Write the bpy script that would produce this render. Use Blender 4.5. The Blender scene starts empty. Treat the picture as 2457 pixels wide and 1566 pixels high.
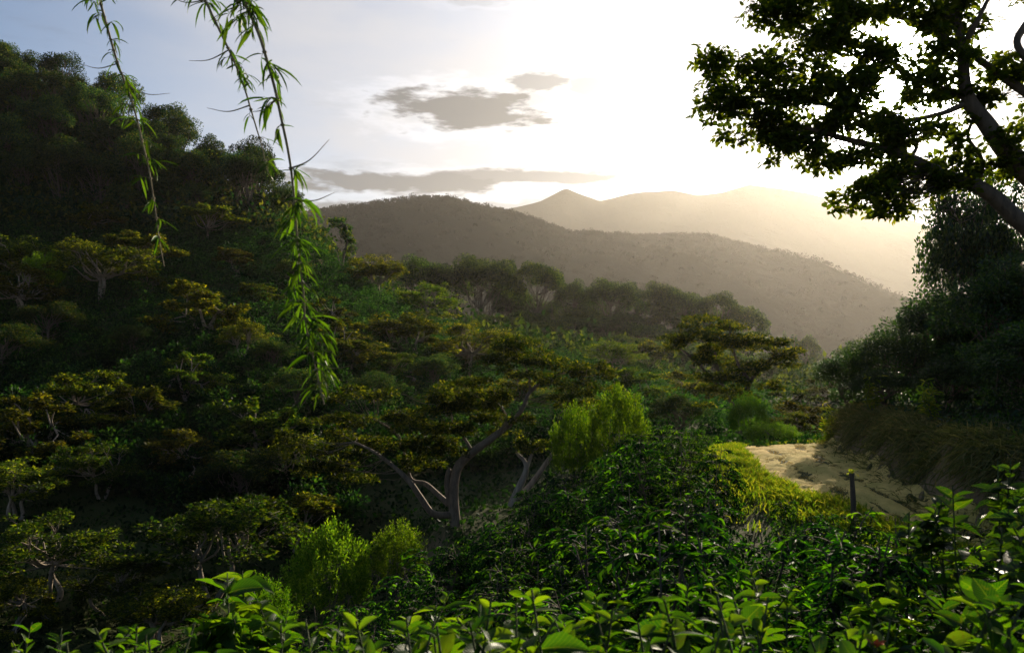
import bpy, math, random
import numpy as np
from mathutils import Matrix, Vector

# ------------------------------------------------------------------ camera, sky, sun, exposure
scene = bpy.context.scene
COL = scene.collection
FPX, CX, HY = 1911.0, 1228.5, 880.0          # focal length, centre and horizon in photograph pixels

cam_data = bpy.data.cameras.new('camera')
cam_data.lens = 28.0
cam_data.sensor_width = 36.0
cam_data.shift_y = (HY - 783.0) / 2457.0
cam_data.clip_start = 0.05
cam_data.clip_end = 30000.0
cam_data.dof.use_dof = True
cam_data.dof.focus_distance = 60.0
cam_data.dof.aperture_fstop = 3.2
camera = bpy.data.objects.new('camera', cam_data)
camera.location = (0, 0, 0)
camera.rotation_euler = (math.radians(90), 0, 0)
COL.objects.link(camera)
scene.camera = camera

SUN_DIR = Vector(((2133 - CX) / FPX, 1.0, (HY - 197) / FPX)).normalized()
SUN_EL = math.asin(SUN_DIR.z)
SUN_AZ = math.atan2(SUN_DIR.x, SUN_DIR.y)

world = bpy.data.worlds.new('World')
scene.world = world
world.use_nodes = True
world.cycles.sampling_method = 'MANUAL'
world.cycles.sample_map_resolution = 512


class NG:
    """small helper to write node trees"""
    def __init__(self, tree):
        self.t = tree
        tree.nodes.clear()

    def n(self, typ, ins=None, **props):
        nd = self.t.nodes.new(typ)
        for k, v in props.items():
            setattr(nd, k, v)
        for k, v in (ins or {}).items():
            self.set(nd, k, v)
        return nd

    def set(self, nd, k, v):
        sock = nd.inputs[k]
        if isinstance(v, bpy.types.NodeSocket):
            self.t.links.new(v, sock)
        else:
            sock.default_value = v

    def math(self, op, a, b=None, c=None, clamp=False):
        nd = self.t.nodes.new('ShaderNodeMath')
        nd.operation = op
        nd.use_clamp = clamp
        for i, v in enumerate((a, b, c)):
            if v is not None:
                self.set(nd, i, v)
        return nd.outputs[0]

    def smooth(self, x, a, b):
        nd = self.n('ShaderNodeMapRange', {0: x, 1: a, 2: b, 3: 0.0, 4: 1.0}, interpolation_type='SMOOTHSTEP')
        return nd.outputs[0]

    def mixc(self, f, a, b, mode='MIX'):
        nd = self.n('ShaderNodeMix', None, data_type='RGBA', blend_type=mode)
        self.set(nd, 0, f)
        self.set(nd, 6, a)
        self.set(nd, 7, b)
        return nd.outputs[2]


def build_world():
    g = NG(world.node_tree)
    sky = g.n('ShaderNodeTexSky', None, sky_type='NISHITA', sun_disc=False, sun_elevation=SUN_EL, sun_rotation=SUN_AZ,
              air_density=1.0, dust_density=1.6, ozone_density=2.0, altitude=1100)
    tc = g.n('ShaderNodeTexCoord')
    sep = g.n('ShaderNodeSeparateXYZ', {0: tc.outputs['Generated']})
    x, y, z = sep.outputs
    D = 180 / math.pi
    az = g.math('MULTIPLY', g.math('ARCTAN2', x, y), D)
    el = g.math('MULTIPLY', g.math('ARCSINE', z), D)
    # thin high cloud: streaks everywhere in the dome
    def noise(sx, sy, off, scale, detail, rough=0.55):
        v = g.n('ShaderNodeCombineXYZ', {0: g.math('MULTIPLY', az, sx), 1: g.math('MULTIPLY', el, sy), 2: off}).outputs[0]
        return g.n('ShaderNodeTexNoise', {'Vector': v, 'Scale': scale, 'Detail': detail, 'Roughness': rough}).outputs[0]
    n1 = noise(0.11, 0.55, 3.1, 1.0, 6)
    n2 = noise(0.45, 1.6, 9.7, 1.0, 5)
    n3 = noise(0.055, 0.16, 1.7, 1.0, 5)
    dot = g.n('ShaderNodeVectorMath', {0: tc.outputs['Generated'], 1: tuple(SUN_DIR)}, operation='DOT_PRODUCT').outputs['Value']
    dotc = g.math('MAXIMUM', dot, 0.0)
    # bright veil of thin cloud that scatters the sun forward
    glow = g.math('POWER', dotc, 20.0)
    core = g.math('POWER', dotc, 700.0)
    veil = g.math('MULTIPLY', g.smooth(n3, 0.32, 0.68), 0.5)
    veil = g.math('ADD', veil, 0.5)
    sunveil = g.n('ShaderNodeMix', None, data_type='RGBA')
    base = g.n('ShaderNodeVectorMath', {0: sky.outputs[0], 3: SKY_K}, operation='SCALE').outputs[0]
    white = g.n('ShaderNodeVectorMath', {0: (1.0, 0.965, 0.92), 3: g.math('ADD', g.math('MULTIPLY', glow, 0.55), g.math('MULTIPLY', core, 30.0))},
                operation='SCALE').outputs[0]
    pale = g.mixc(g.math('MULTIPLY', veil, g.smooth(dotc, 0.50, 0.88)), base, (0.35, 0.35, 0.37, 1))
    col = g.n('ShaderNodeVectorMath', {0: pale, 1: white}, operation='ADD').outputs[0]
    low = g.math('MULTIPLY', g.math('SUBTRACT', 1.0, g.smooth(el, 3.0, 15.0)), 0.8)
    haze_col = g.n('ShaderNodeVectorMath', {0: (0.25, 0.21, 0.165), 3: g.math('ADD', 0.75, g.math('MULTIPLY', glow, 1.2))}, operation='SCALE').outputs[0]
    col = g.mixc(low, col, haze_col)
    # grey clouds: (azimuth, elevation, half width, half height, weight)
    dark = None
    rim = None
    clouds = [(-3.5, 17.9, 6.2, 1.55, 1.0), (1.8, 19.6, 2.4, 0.75, 0.8), (5.2, 19.3, 1.3, 0.8, 0.6), (0.6, 18.5, 3.0, 0.7, 0.5),
              (-9.0, 13.0, 10.5, 0.85, 0.95), (0.0, 13.4, 8.5, 0.55, 0.9), (-13.0, 10.7, 7.5, 0.8, 0.8), (-4.0, 11.3, 7.0, 0.45, 0.6),
              (3.5, 11.6, 4.0, 0.6, 0.6), (12.5, 12.2, 2.0, 0.35, 0.5), (-2.6, 24.6, 2.6, 0.4, 0.25)]
    for (ca, ce, hw, hh, w) in clouds:
        dx = g.math('DIVIDE', g.math('SUBTRACT', az, ca), hw)
        dy = g.math('DIVIDE', g.math('SUBTRACT', el, ce), hh)
        r = g.math('SQRT', g.math('ADD', g.math('MULTIPLY', dx, dx), g.math('MULTIPLY', dy, dy)))
        r = g.math('ADD', r, g.math('MULTIPLY', g.math('SUBTRACT', n2, 0.5), 1.7))
        r = g.math('ADD', r, g.math('MULTIPLY', g.math('SUBTRACT', n1, 0.5), 1.0))
        m = g.math('MULTIPLY', g.math('SUBTRACT', 1.0, g.smooth(r, 0.62, 1.12)), w)
        q = g.math('MULTIPLY', g.math('SUBTRACT', 1.0, g.smooth(r, 0.95, 1.7)), w)
        rim = q if rim is None else g.math('MAXIMUM', rim, q)
        dark = m if dark is None else g.math('MAXIMUM', dark, m)
    wisps = g.math('MULTIPLY', g.smooth(n1, 0.56, 0.75), 0.25)
    dark = g.math('MAXIMUM', dark, g.math('MULTIPLY', wisps, g.smooth(el, 4.0, 14.0)))
    lit = g.n('ShaderNodeVectorMath', {0: (1.0, 0.97, 0.93), 3: g.math('MULTIPLY', rim, g.math('ADD', 0.06, g.math('MULTIPLY', glow, 0.7)))}, operation='SCALE').outputs[0]
    col = g.n('ShaderNodeVectorMath', {0: col, 1: lit}, operation='ADD').outputs[0]
    cloudcol = g.n('ShaderNodeVectorMath', {0: (0.062, 0.068, 0.076), 3: g.math('ADD', 1.0, g.math('MULTIPLY', glow, 0.9))}, operation='SCALE').outputs[0]
    col = g.mixc(g.math('MULTIPLY', dark, 0.95), col, cloudcol)
    bg = g.n('ShaderNodeBackground', {'Color': col, 'Strength': 1.0})
    out = g.n('ShaderNodeOutputWorld', {'Surface': bg.outputs[0]})


SKY_K = 0.07
build_world()

sun_data = bpy.data.lights.new('sun', 'SUN')
sun_data.energy = 5.0
sun_data.angle = math.radians(0.53)
sun_data.color = (1.0, 0.82, 0.58)
sun = bpy.data.objects.new('sun', sun_data)
sun.rotation_euler = SUN_DIR.to_track_quat('Z', 'Y').to_euler()
COL.objects.link(sun)

vs = scene.view_settings
vs.view_transform = 'Standard'
vs.look = 'None'
vs.exposure = 0.9
vs.gamma = 1.0
vs.use_curve_mapping = False

scene.render.engine = 'CYCLES'
cy = scene.cycles
cy.max_bounces = 5
cy.diffuse_bounces = 1
cy.glossy_bounces = 2
cy.transmission_bounces = 3
cy.transparent_max_bounces = 6
cy.volume_bounces = 0
cy.caustics_reflective = False
cy.caustics_refractive = False
cy.sample_clamp_indirect = 4.0
cy.use_denoising = True
try:
    cy.denoiser = 'OPENIMAGEDENOISE'
    cy.denoising_input_passes = 'RGB_ALBEDO_NORMAL'
except Exception:
    pass

# ------------------------------------------------------------------ helpers
def P(px, py, Y):
    """the point at depth Y metres seen at photograph pixel (px, py)"""
    return np.array([(px - CX) / FPX * Y, Y, (HY - py) / FPX * Y])


def tag(o, label=None, cat=None, group=None, kind=None):
    if label: o['label'] = label
    if cat: o['category'] = cat
    if group: o['group'] = group
    if kind: o['kind'] = kind
    return o


def mesh_np(name, V, F, mats, smooth=False, mat_index=None):
    """V (n,3), F list of (m,k) face arrays"""
    me = bpy.data.meshes.new(name)
    V = np.asarray(V, dtype=np.float32)
    Fs = [np.asarray(f, dtype=np.int32) for f in (F if isinstance(F, list) else [F]) if len(f)]
    nl = sum(f.size for f in Fs)
    nf = sum(len(f) for f in Fs)
    me.vertices.add(len(V))
    me.vertices.foreach_set('co', V.ravel())
    me.loops.add(nl)
    me.loops.foreach_set('vertex_index', np.concatenate([f.ravel() for f in Fs]))
    me.polygons.add(nf)
    tot = np.concatenate([np.full(len(f), f.shape[1], dtype=np.int32) for f in Fs])
    start = np.concatenate([[0], np.cumsum(tot)[:-1]]).astype(np.int32)
    me.polygons.foreach_set('loop_start', start)
    me.polygons.foreach_set('loop_total', tot)
    if smooth:
        me.polygons.foreach_set('use_smooth', np.ones(nf, dtype=bool))
    if mat_index is not None:
        me.polygons.foreach_set('material_index', np.asarray(mat_index, dtype=np.int32))
    me.update(calc_edges=True)
    for m in (mats if isinstance(mats, (list, tuple)) else [mats]):
        me.materials.append(m)
    return me


def obj(name, me, parent=None, loc=None):
    o = bpy.data.objects.new(name, me)
    COL.objects.link(o)
    if parent is not None: o.parent = parent
    if loc is not None: o.location = loc
    return o


def empty(name, loc, rz=0.0, scale=(1, 1, 1)):
    o = bpy.data.objects.new(name, None)
    o.empty_display_size = 0.3
    COL.objects.link(o)
    o.location = loc
    o.rotation_euler = (0, 0, rz)
    o.scale = scale
    return o


def unit(v):
    return v / np.maximum(np.linalg.norm(v, axis=-1, keepdims=True), 1e-9)


class Geo:
    """collects vertices and faces"""
    def __init__(self):
        self.V, self.F, self.n = [], {3: [], 4: []}, 0

    def add(self, V, F):
        V = np.asarray(V, dtype=float)
        F = np.asarray(F, dtype=int)
        self.V.append(V)
        self.F[F.shape[1]].append(F + self.n)
        self.n += len(V)

    def tube(self, pts, rad, sides=7):
        pts = np.asarray(pts, dtype=float)
        rad = np.asarray(rad, dtype=float)
        n = len(pts)
        T = np.gradient(pts, axis=0)
        T = unit(T)
        ref = np.array([0.31, 0.87, 0.38])
        A = unit(np.cross(T, ref))
        B = np.cross(T, A)
        a = np.linspace(0, 2 * math.pi, sides, endpoint=False)
        ring = A[:, None, :] * np.cos(a)[None, :, None] + B[:, None, :] * np.sin(a)[None, :, None]
        V = pts[:, None, :] + ring * rad[:, None, None]
        idx = np.arange(n * sides).reshape(n, sides)
        q = np.stack([idx[:-1], np.roll(idx, -1, 1)[:-1], np.roll(idx, -1, 1)[1:], idx[1:]], -1).reshape(-1, 4)
        self.add(V.reshape(-1, 3), q)

    def mesh(self, name, mats, smooth=False):
        return mesh_np(name, np.concatenate(self.V), [np.concatenate(f) for k, f in self.F.items() if f], mats, smooth)


def spline(pts, n=6):
    """Catmull-Rom through pts (any number of columns)"""
    p = np.asarray(pts, dtype=float)
    p = np.vstack([2 * p[0] - p[1], p, 2 * p[-1] - p[-2]])
    out = []
    for i in range(1, len(p) - 2):
        t = np.linspace(0, 1, n, endpoint=False)[:, None]
        a, b, c, d = p[i - 1], p[i], p[i + 1], p[i + 2]
        out.append(0.5 * ((2 * b) + (c - a) * t + (2 * a - 5 * b + 4 * c - d) * t ** 2 + (3 * b - a - 3 * c + d) * t ** 3))
    out.append(p[-2][None])
    return np.vstack(out)


def leaf_quads(geo, p, d, L, W, rng, up=0.6, fold=0.22):
    """one folded rhombus per point"""
    n = len(p)
    d = unit(d)
    nr = unit(rng.normal(size=(n, 3))) * (1 - up) + np.array([0, 0, 1.0]) * up
    s = unit(np.cross(d, nr))
    n2 = np.cross(s, d)
    L = np.broadcast_to(L, n)[:, None]
    W = np.broadcast_to(W, n)[:, None]
    m = p + d * L * 0.45
    V = np.stack([p, m + s * W / 2 + n2 * W * fold, p + d * L, m - s * W / 2 + n2 * W * fold], 1).reshape(-1, 3)
    geo.add(V, np.arange(4 * n).reshape(n, 4))


def leaf_hex(geo, p, d, nr, L, W, fold=0.2, bend=0.18):
    """pointed leaf, two quads folded at the midrib, tip bent down"""
    n = len(p)
    d = unit(d)
    s = unit(np.cross(d, nr))
    n2 = np.cross(s, d)
    L = np.broadcast_to(L, n)[:, None]
    W = np.broadcast_to(W, n)[:, None]
    tip = p + d * L - n2 * L * bend
    a = p + d * L * 0.28 + n2 * W * fold * 0.6
    b = p + d * L * 0.68 + n2 * (W * fold - L * bend * 0.45)
    V = np.stack([p, a + s * W * 0.46, b + s * W * 0.40, tip, b - s * W * 0.40, a - s * W * 0.46], 1).reshape(-1, 3)
    i = np.arange(n)[:, None] * 6
    geo.add(V, np.vstack([i + [0, 1, 2, 3], i + [0, 3, 4, 5]]))


def pad_points(rng, c, rx, ry, rz, n, shell=0.35, bottom=-0.55):
    """points in an ellipsoid, mostly near its skin"""
    v = unit(rng.normal(size=(int(n * 1.6) + 8, 3)))
    v = v[v[:, 2] > bottom][:n]
    r = rng.random(len(v)) ** shell
    q = v * r[:, None]
    return np.asarray(c) + q * np.array([rx, ry, rz]), v


# ------------------------------------------------------------------ materials
def leaf_material(name, cols, trans, tmix=0.42, gloss=0.06, rough=0.35, hue=0.03, val=0.5, veins=False):
    """cols: dark, mid, light base colours; trans: colour of light through the leaf"""
    m = bpy.data.materials.new(name)
    m.use_nodes = True
    g = NG(m.node_tree)
    geo = g.n('ShaderNodeNewGeometry')
    oi = g.n('ShaderNodeObjectInfo')
    r = g.n('ShaderNodeValToRGB', {0: geo.outputs['Random Per Island']})
    e = r.color_ramp.elements
    e[0].color, e[1].color = (*cols[0], 1), (*cols[2], 1)
    e.new(0.55).color = (*cols[1], 1)
    hv = g.n('ShaderNodeHueSaturation', {'Hue': g.math('ADD', 0.5 - hue * .1, g.math('MULTIPLY', oi.outputs['Random'], hue)),
                                         'Value': g.math('ADD', 1.0 - val / 2, g.math('MULTIPLY', g.math('FRACT', g.math('MULTIPLY', oi.outputs['Random'], 7.31)), val)),
                                         'Color': r.outputs[0]})
    base = hv.outputs[0]
    nrm = None
    if veins:                                             # leaf runs along local x from 0 to 1
        if True:
            rnd = g.n('ShaderNodeValToRGB', {0: g.math('FRACT', g.math('MULTIPLY', oi.outputs['Random'], 13.7))})
            q = rnd.color_ramp.elements
            q[0].color, q[1].color = (*cols[0], 1), (*cols[2], 1)
            q.new(0.6).color = (*cols[1], 1)
            base = rnd.outputs[0]
        tc = g.n('ShaderNodeTexCoord')
        sx = g.n('ShaderNodeSeparateXYZ', {0: tc.outputs['Object']})
        ay = g.math('ABSOLUTE', sx.outputs[1])
        ph = g.math('SUBTRACT', g.math('MULTIPLY', sx.outputs[0], 62.0), g.math('MULTIPLY', ay, 70.0))
        vein = g.math('POWER', g.math('ADD', g.math('MULTIPLY', g.math('SINE', ph), .5), .5), 8.0)
        rib = g.math('SUBTRACT', 1.0, g.smooth(ay, 0.006, 0.02))
        v = g.math('MAXIMUM', g.math('MULTIPLY', vein, .45), rib)
        nz = g.n('ShaderNodeTexNoise', {'Vector': tc.outputs['Object'], 'Scale': 5.0, 'Detail': 4})
        base = g.mixc(g.math('MULTIPLY', v, .4), base, (.13, .17, .03, 1))
        base = g.mixc(g.smooth(nz.outputs[0], .55, .8), base, (.07, .075, .012, 1))
        nrm = g.n('ShaderNodeBump', {'Strength': .5, 'Distance': .004, 'Height': v}, invert=True).outputs[0]
    tcol = g.mixc(1.0, base, (*trans, 1), 'MULTIPLY')
    d = g.n('ShaderNodeBsdfDiffuse', {'Color': base})
    t = g.n('ShaderNodeBsdfTranslucent', {'Color': tcol})
    mx = g.n('ShaderNodeMixShader', {0: tmix, 1: d.outputs[0], 2: t.outputs[0]})
    lw = g.n('ShaderNodeLayerWeight', {0: 0.35})
    gl = g.n('ShaderNodeBsdfGlossy', {'Color': (0.9, 0.95, 1.0, 1), 'Roughness': rough})
    f = g.math('ADD', gloss * 0.35, g.math('MULTIPLY', lw.outputs['Facing'], gloss))
    if nrm is not None:
        g.set(d, 'Normal', nrm); g.set(gl, 'Normal', nrm)
    mg = g.n('ShaderNodeMixShader', {0: f, 1: mx.outputs[0], 2: gl.outputs[0]})
    g.n('ShaderNodeOutputMaterial', {0: mg.outputs[0]})
    return m


def bark_material(name, c1, c2, scale=6.0):
    m = bpy.data.materials.new(name)
    m.use_nodes = True
    g = NG(m.node_tree)
    tc = g.n('ShaderNodeTexCoord')
    mp = g.n('ShaderNodeMapping', {0: tc.outputs['Object'], 3: (scale, scale, scale * 0.3)})
    nz = g.n('ShaderNodeTexNoise', {'Vector': mp.outputs[0], 'Scale': 1.0, 'Detail': 6, 'Roughness': 0.65})
    r = g.n('ShaderNodeValToRGB', {0: nz.outputs[0]})
    e = r.color_ramp.elements
    e[0].position, e[1].position = 0.32, 0.68
    e[0].color, e[1].color = (*c1, 1), (*c2, 1)
    bp = g.n('ShaderNodeBump', {'Strength': 0.6, 'Distance': 0.05, 'Height': nz.outputs[0]})
    d = g.n('ShaderNodeBsdfPrincipled', {'Base Color': r.outputs[0], 'Roughness': 0.85, 'Normal': bp.outputs[0]})
    g.n('ShaderNodeOutputMaterial', {0: d.outputs[0]})
    return m


M = {}
#                                 dark                    mid                     light                 light through
M['umbrella'] = leaf_material('umbrella_leaf', ((.010, .017, .005), (.024, .034, .007), (.112, .104, .012)), (2.6, 2.4, .4), .58, .01, .5, .08, 1.0)
M['forest'] = leaf_material('forest_leaf', ((.004, .019, .011), (.010, .031, .014), (.066, .070, .013)), (2.6, 2.4, .5), .46, .008, .5, .05, 1.1)
M['ridge_leaf'] = leaf_material('ridge_leaf', ((.013, .018, .011), (.016, .021, .012), (.019, .024, .013)), (1.0, 1.0, .6), .1, .0, .5)
M['spur'] = leaf_material('spur_leaf', ((.003, .012, .005), (.007, .021, .007), (.060, .078, .012)), (2.6, 2.5, .5), .5, .008, .5, .05, .9)
M['coffee'] = leaf_material('coffee_leaf', ((.002, .009, .003), (.006, .023, .004), (.062, .112, .008)), (2.9, 3.2, .35), .54, .007, .35, .05, .9)
M['coffee_far'] = leaf_material('coffee_far_leaf', ((.002, .009, .005), (.005, .018, .008), (.026, .050, .012)), (2.5, 2.7, .5), .48, .008, .45, .05, .9)
M['front'] = leaf_material('front_leaf', ((.008, .034, .004), (.022, .062, .006), (.078, .125, .009)), (2.9, 3.1, .35), .54, .018, .35, .03, .9, veins=True)
M['front_shade_tint'] = leaf_material('shade_tinted_front_leaf', ((.004, .016, .005), (.009, .030, .006), (.035, .065, .008)), (2.4, 2.8, .4), .42, .022, .28, .03, .9, veins=True)  # dark glossy leaf; shade over the right-edge shrubs is put into the colour
M['front_low'] = leaf_material('front_low_leaf', ((.010, .038, .004), (.026, .068, .006), (.065, .11, .009)), (2.8, 3.0, .35), .52, .03, .28)
M['bright'] = leaf_material('bright_shrub_leaf', ((.022, .055, .005), (.05, .095, .008), (.10, .145, .014)), (2.5, 2.5, .4), .52, .012, .5)
M['evergreen'] = leaf_material('evergreen_leaf', ((.004, .014, .006), (.009, .026, .007), (.034, .058, .010)), (2.4, 2.6, .4), .42, .035, .3)
M['overhang'] = leaf_material('overhang_leaf', ((.016, .028, .006), (.032, .05, .008), (.075, .09, .012)), (3.2, 3.0, .5), .66, .01, .45)
M['bamboo'] = leaf_material('bamboo_leaf', ((.014, .034, .005), (.034, .068, .007), (.085, .13, .011)), (2.6, 2.6, .4), .5, .02, .4, .03, 1.0)
M['grass'] = leaf_material('grass_blade', ((.045, .085, .008), (.10, .13, .012), (.20, .19, .03)), (2.3, 2.2, .5), .55, .01, .5)
M['straw'] = leaf_material('straw_blade', ((.20, .15, .05), (.32, .24, .09), (.42, .32, .14)), (1.2, 1.1, .7), .3, .01, .6)
M['bank_grass'] = leaf_material('bank_grass_blade', ((.05, .07, .016), (.11, .11, .035), (.22, .18, .08)), (1.6, 1.5, .6), .35, .01, .5)
M['pale_bark'] = bark_material('pale_bark', (.11, .085, .06), (.30, .25, .19), 5)
M['dark_bark'] = bark_material('dark_bark', (.035, .028, .02), (.10, .078, .055), 9)
M['brown_bark'] = bark_material('brown_bark', (.06, .045, .03), (.19, .145, .10), 5)
M['culm'] = bark_material('bamboo_culm', (.12, .10, .05), (.26, .22, .12), 20)
M['shoot'] = bark_material('green_shoot', (.02, .035, .010), (.05, .07, .02), 20)
M['post'] = bark_material('weathered_post', (.03, .022, .015), (.10, .075, .05), 14)


def ground_material():
    m = bpy.data.materials.new('ground_soil')
    m.use_nodes = True
    g = NG(m.node_tree)
    tc = g.n('ShaderNodeTexCoord')
    geo = g.n('ShaderNodeNewGeometry')
    n1 = g.n('ShaderNodeTexNoise', {'Vector': tc.outputs['Object'], 'Scale': 0.35, 'Detail': 8, 'Roughness': 0.6})
    n2 = g.n('ShaderNodeTexNoise', {'Vector': tc.outputs['Object'], 'Scale': 4.0, 'Detail': 6, 'Roughness': 0.7})
    nz = g.n('ShaderNodeSeparateXYZ', {0: geo.outputs['True Normal']}).outputs[2]
    soil = g.mixc(n2.outputs[0], (.10, .07, .04, 1), (.26, .19, .11, 1))
    green = g.mixc(n2.outputs[0], (.018, .032, .010, 1), (.05, .06, .018, 1))
    steep = g.math('SUBTRACT', 1.0, g.smooth(g.math('ADD', nz, g.math('MULTIPLY', g.math('SUBTRACT', n1.outputs[0], .5), .35)), .62, .85))
    col = g.mixc(steep, green, soil)
    bp = g.n('ShaderNodeBump', {'Strength': 0.9, 'Distance': 0.12, 'Height': n2.outputs[0]})
    d = g.n('ShaderNodeBsdfPrincipled', {'Base Color': col, 'Roughness': 0.95, 'Normal': bp.outputs[0]})
    d.inputs['Specular IOR Level'].default_value = 0.1
    g.n('ShaderNodeOutputMaterial', {0: d.outputs[0]})
    return m


def track_material():
    m = bpy.data.materials.new('track_dirt')
    m.use_nodes = True
    g = NG(m.node_tree)
    tc = g.n('ShaderNodeTexCoord')
    mp = g.n('ShaderNodeMapping', {0: tc.outputs['Object'], 3: (1.0, 0.45, 1.0)})
    n1 = g.n('ShaderNodeTexNoise', {'Vector': mp.outputs[0], 'Scale': 1.2, 'Detail': 8, 'Roughness': 0.65})
    n2 = g.n('ShaderNodeTexNoise', {'Vector': tc.outputs['Object'], 'Scale': 14.0, 'Detail': 5, 'Roughness': 0.7})
    c = g.mixc(g.smooth(n1.outputs[0], .35, .65), (.26, .24, .05, 1), (.56, .41, .13, 1))
    c = g.mixc(g.math('MULTIPLY', n2.outputs[0], .5), c, (.56, .42, .15, 1))
    h = g.math('ADD', g.math('MULTIPLY', n1.outputs[0], 1.0), g.math('MULTIPLY', n2.outputs[0], .35))
    bp = g.n('ShaderNodeBump', {'Strength': 1.0, 'Distance': 0.12, 'Height': h})
    d = g.n('ShaderNodeBsdfPrincipled', {'Base Color': c, 'Roughness': 0.95, 'Normal': bp.outputs[0]})
    d.inputs['Specular IOR Level'].default_value = 0.1
    g.n('ShaderNodeOutputMaterial', {0: d.outputs[0]})
    return m


def ridge_material():
    m = bpy.data.materials.new('ridge_forest')
    m.use_nodes = True
    g = NG(m.node_tree)
    tc = g.n('ShaderNodeTexCoord')
    n1 = g.n('ShaderNodeTexNoise', {'Vector': tc.outputs['Object'], 'Scale': 0.02, 'Detail': 10, 'Roughness': 0.7})
    c = g.mixc(n1.outputs[0], (.010, .015, .009, 1), (.022, .027, .015, 1))
    bp = g.n('ShaderNodeBump', {'Strength': 1.0, 'Distance': 12.0, 'Height': n1.outputs[0]})
    d = g.n('ShaderNodeBsdfDiffuse', {'Color': c, 'Normal': bp.outputs[0]})
    g.n('ShaderNodeOutputMaterial', {0: d.outputs[0]})
    return m


M['ground'] = ground_material()
M['track'] = track_material()
M['ridge'] = ridge_material()

# ------------------------------------------------------------------ terrain
CTRL = []
def cp(px, py, Y): CTRL.append(tuple(P(px, py, Y)))
def cx(*rows):
    for r in rows: CTRL.append(r)
# hillside under the camera
cx((-4, 2.5, -3.0), (0, 2.5, -2.3), (4, 2.5, -2.1), (-12, 2.5, -7), (9, 2.5, -1.2))
cx((-8, 6, -5.5), (-3, 6, -3.7), (0, 6, -3.2), (3, 6, -2.9), (5.5, 6, -2.5), (9, 6, -1.0), (-16, 6, -9))
cx((-12, 12, -11), (-6, 12, -7.6), (-2.7, 12, -5.6), (0, 12, -5.0), (4, 12, -4.3), (8, 12, -3.4), (12, 12, -2.6), (18, 12, 0.5))
cx((-16, 20, -13.5), (-6, 20, -9.5), (-1.5, 20, -6.2), (2.8, 20, -4.4), (6, 20, -3.9), (8.5, 20, -3.2), (12, 20, -3.1), (15, 20, -2.6), (24, 20, 1.0))
cx((-26, 30, -12), (-18, 30, -13.5), (-9, 30, -14), (0, 30, -8.5), (4.3, 30, -4.2), (8.0, 30, -3.1), (12, 30, -3.0), (17, 30, -2.8), (28, 30, 1.0))
cx((-30, 40, -12), (-17.8, 40, -14.0), (-8, 42, -15), (0, 42, -11), (5, 40, -6.5), (9, 38, -4.6), (13.4, 50, -4.6), (20, 42, -4.0), (32, 42, 0.0))
cx((-3.9, 50, -9.8), (-10, 52, -14), (-20, 50, -12.5), (-36, 50, -10), (5, 52, -9.0), (24, 60, -6.5), (45, 60, -1.0))
cx((60, 110, 2.0), (30, 90, -9), (55, 200, -12), (130, 200, 10), (120, 300, -9), (240, 330, 25), (180, 450, -8), (300, 450, 5))
# plantation slope
for a in ((-200, 1080, 62), (150, 1100, 62), (500, 1010, 72), (800, 1020, 75), (1000, 1060, 78), (1180, 1080, 80), (1400, 1010, 80), (1650, 1000, 75), (1850, 1050, 80),
          (-300, 800, 95), (200, 810, 95), (600, 810, 96), (900, 860, 105), (1150, 940, 110), (1350, 950, 115), (1550, 950, 115), (1800, 965, 120),
          (-300, 640, 125), (200, 650, 125), (500, 610, 135), (650, 590, 140), (750, 610, 140), (850, 690, 142), (950, 745, 145), (1100, 800, 150), (1340, 850, 160),
          (1550, 890, 165), (1900, 960, 160),
          (-200, 560, 146), (0, 552, 150), (300, 552, 155), (600, 556, 155)):
    cp(*a)
# wooded hill, its crest and what falls away behind
for a in ((-500, 150, 230), (-200, 165, 228), (0, 195, 224), (200, 292, 214), (400, 385, 204), (600, 480, 190), (690, 545, 178),
          (0, 380, 180), (300, 460, 175), (-300, 350, 185), (500, 520, 170)):
    cp(*a)
cx((-160, 300, 75), (-90, 290, 45), (-50, 270, 12), (-300, 330, 110), (-60, 210, 14), (-25, 200, 4), (0, 200, 4), (20, 205, 2))
# next spur with the tall tree row, valley floor, far ground
for a in ((700, 800, 245), (950, 800, 250), (1230, 810, 250), (1500, 818, 255), (1750, 838, 260), (1900, 915, 270), (2020, 922, 300), (2100, 900, 330)):
    cp(*a)
cx((-20, 330, -2), (40, 340, -4), (80, 340, -8), (0, 450, -8), (100, 450, -9), (200, 480, -7), (-200, 450, 20), (0, 700, -10), (300, 700, -10), (-400, 700, -5), (600, 700, 0),
   (0, 2000, -12), (1000, 2000, -12), (-1000, 2000, -12), (0, 4000, -12), (2500, 4000, -12), (-2500, 4000, -12), (600, 300, 40), (-700, 500, 90))
CTRL = np.array(CTRL)


def uv_of(x, Y):
    Yc = np.maximum(Y, 2.5)
    return np.stack([np.clip(x / Yc, -2.4, 2.4) * 1.7, np.log(Yc) * 1.0], -1), Yc


_UV, _Yc = uv_of(CTRL[:, 0], CTRL[:, 1])
_E = CTRL[:, 2] / _Yc
def _phi(r): return r
_K = _phi(np.linalg.norm(_UV[:, None] - _UV[None], axis=-1)) - np.eye(len(_UV)) * 0.004
_A = np.block([[_K, np.ones((len(_UV), 1))], [np.ones((1, len(_UV))), np.zeros((1, 1))]])
_C = np.linalg.solve(_A, np.append(_E, 0))


def bank_edge(Y):
    return np.interp(Y, [8, 14, 20, 26, 30, 33, 36], [9.0, 9.6, 10.0, 11.2, 12.0, 13.4, 16.5])


def wob(x, Y, s, k):
    return (np.sin(x * s + k) * np.cos(Y * s * 1.13 - k * 2) + .5 * np.sin(x * s * 2.3 - Y * s * 1.7 + k) + .3 * np.cos(Y * s * 4.1 + x * s * 3.3)) / 1.8


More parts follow.
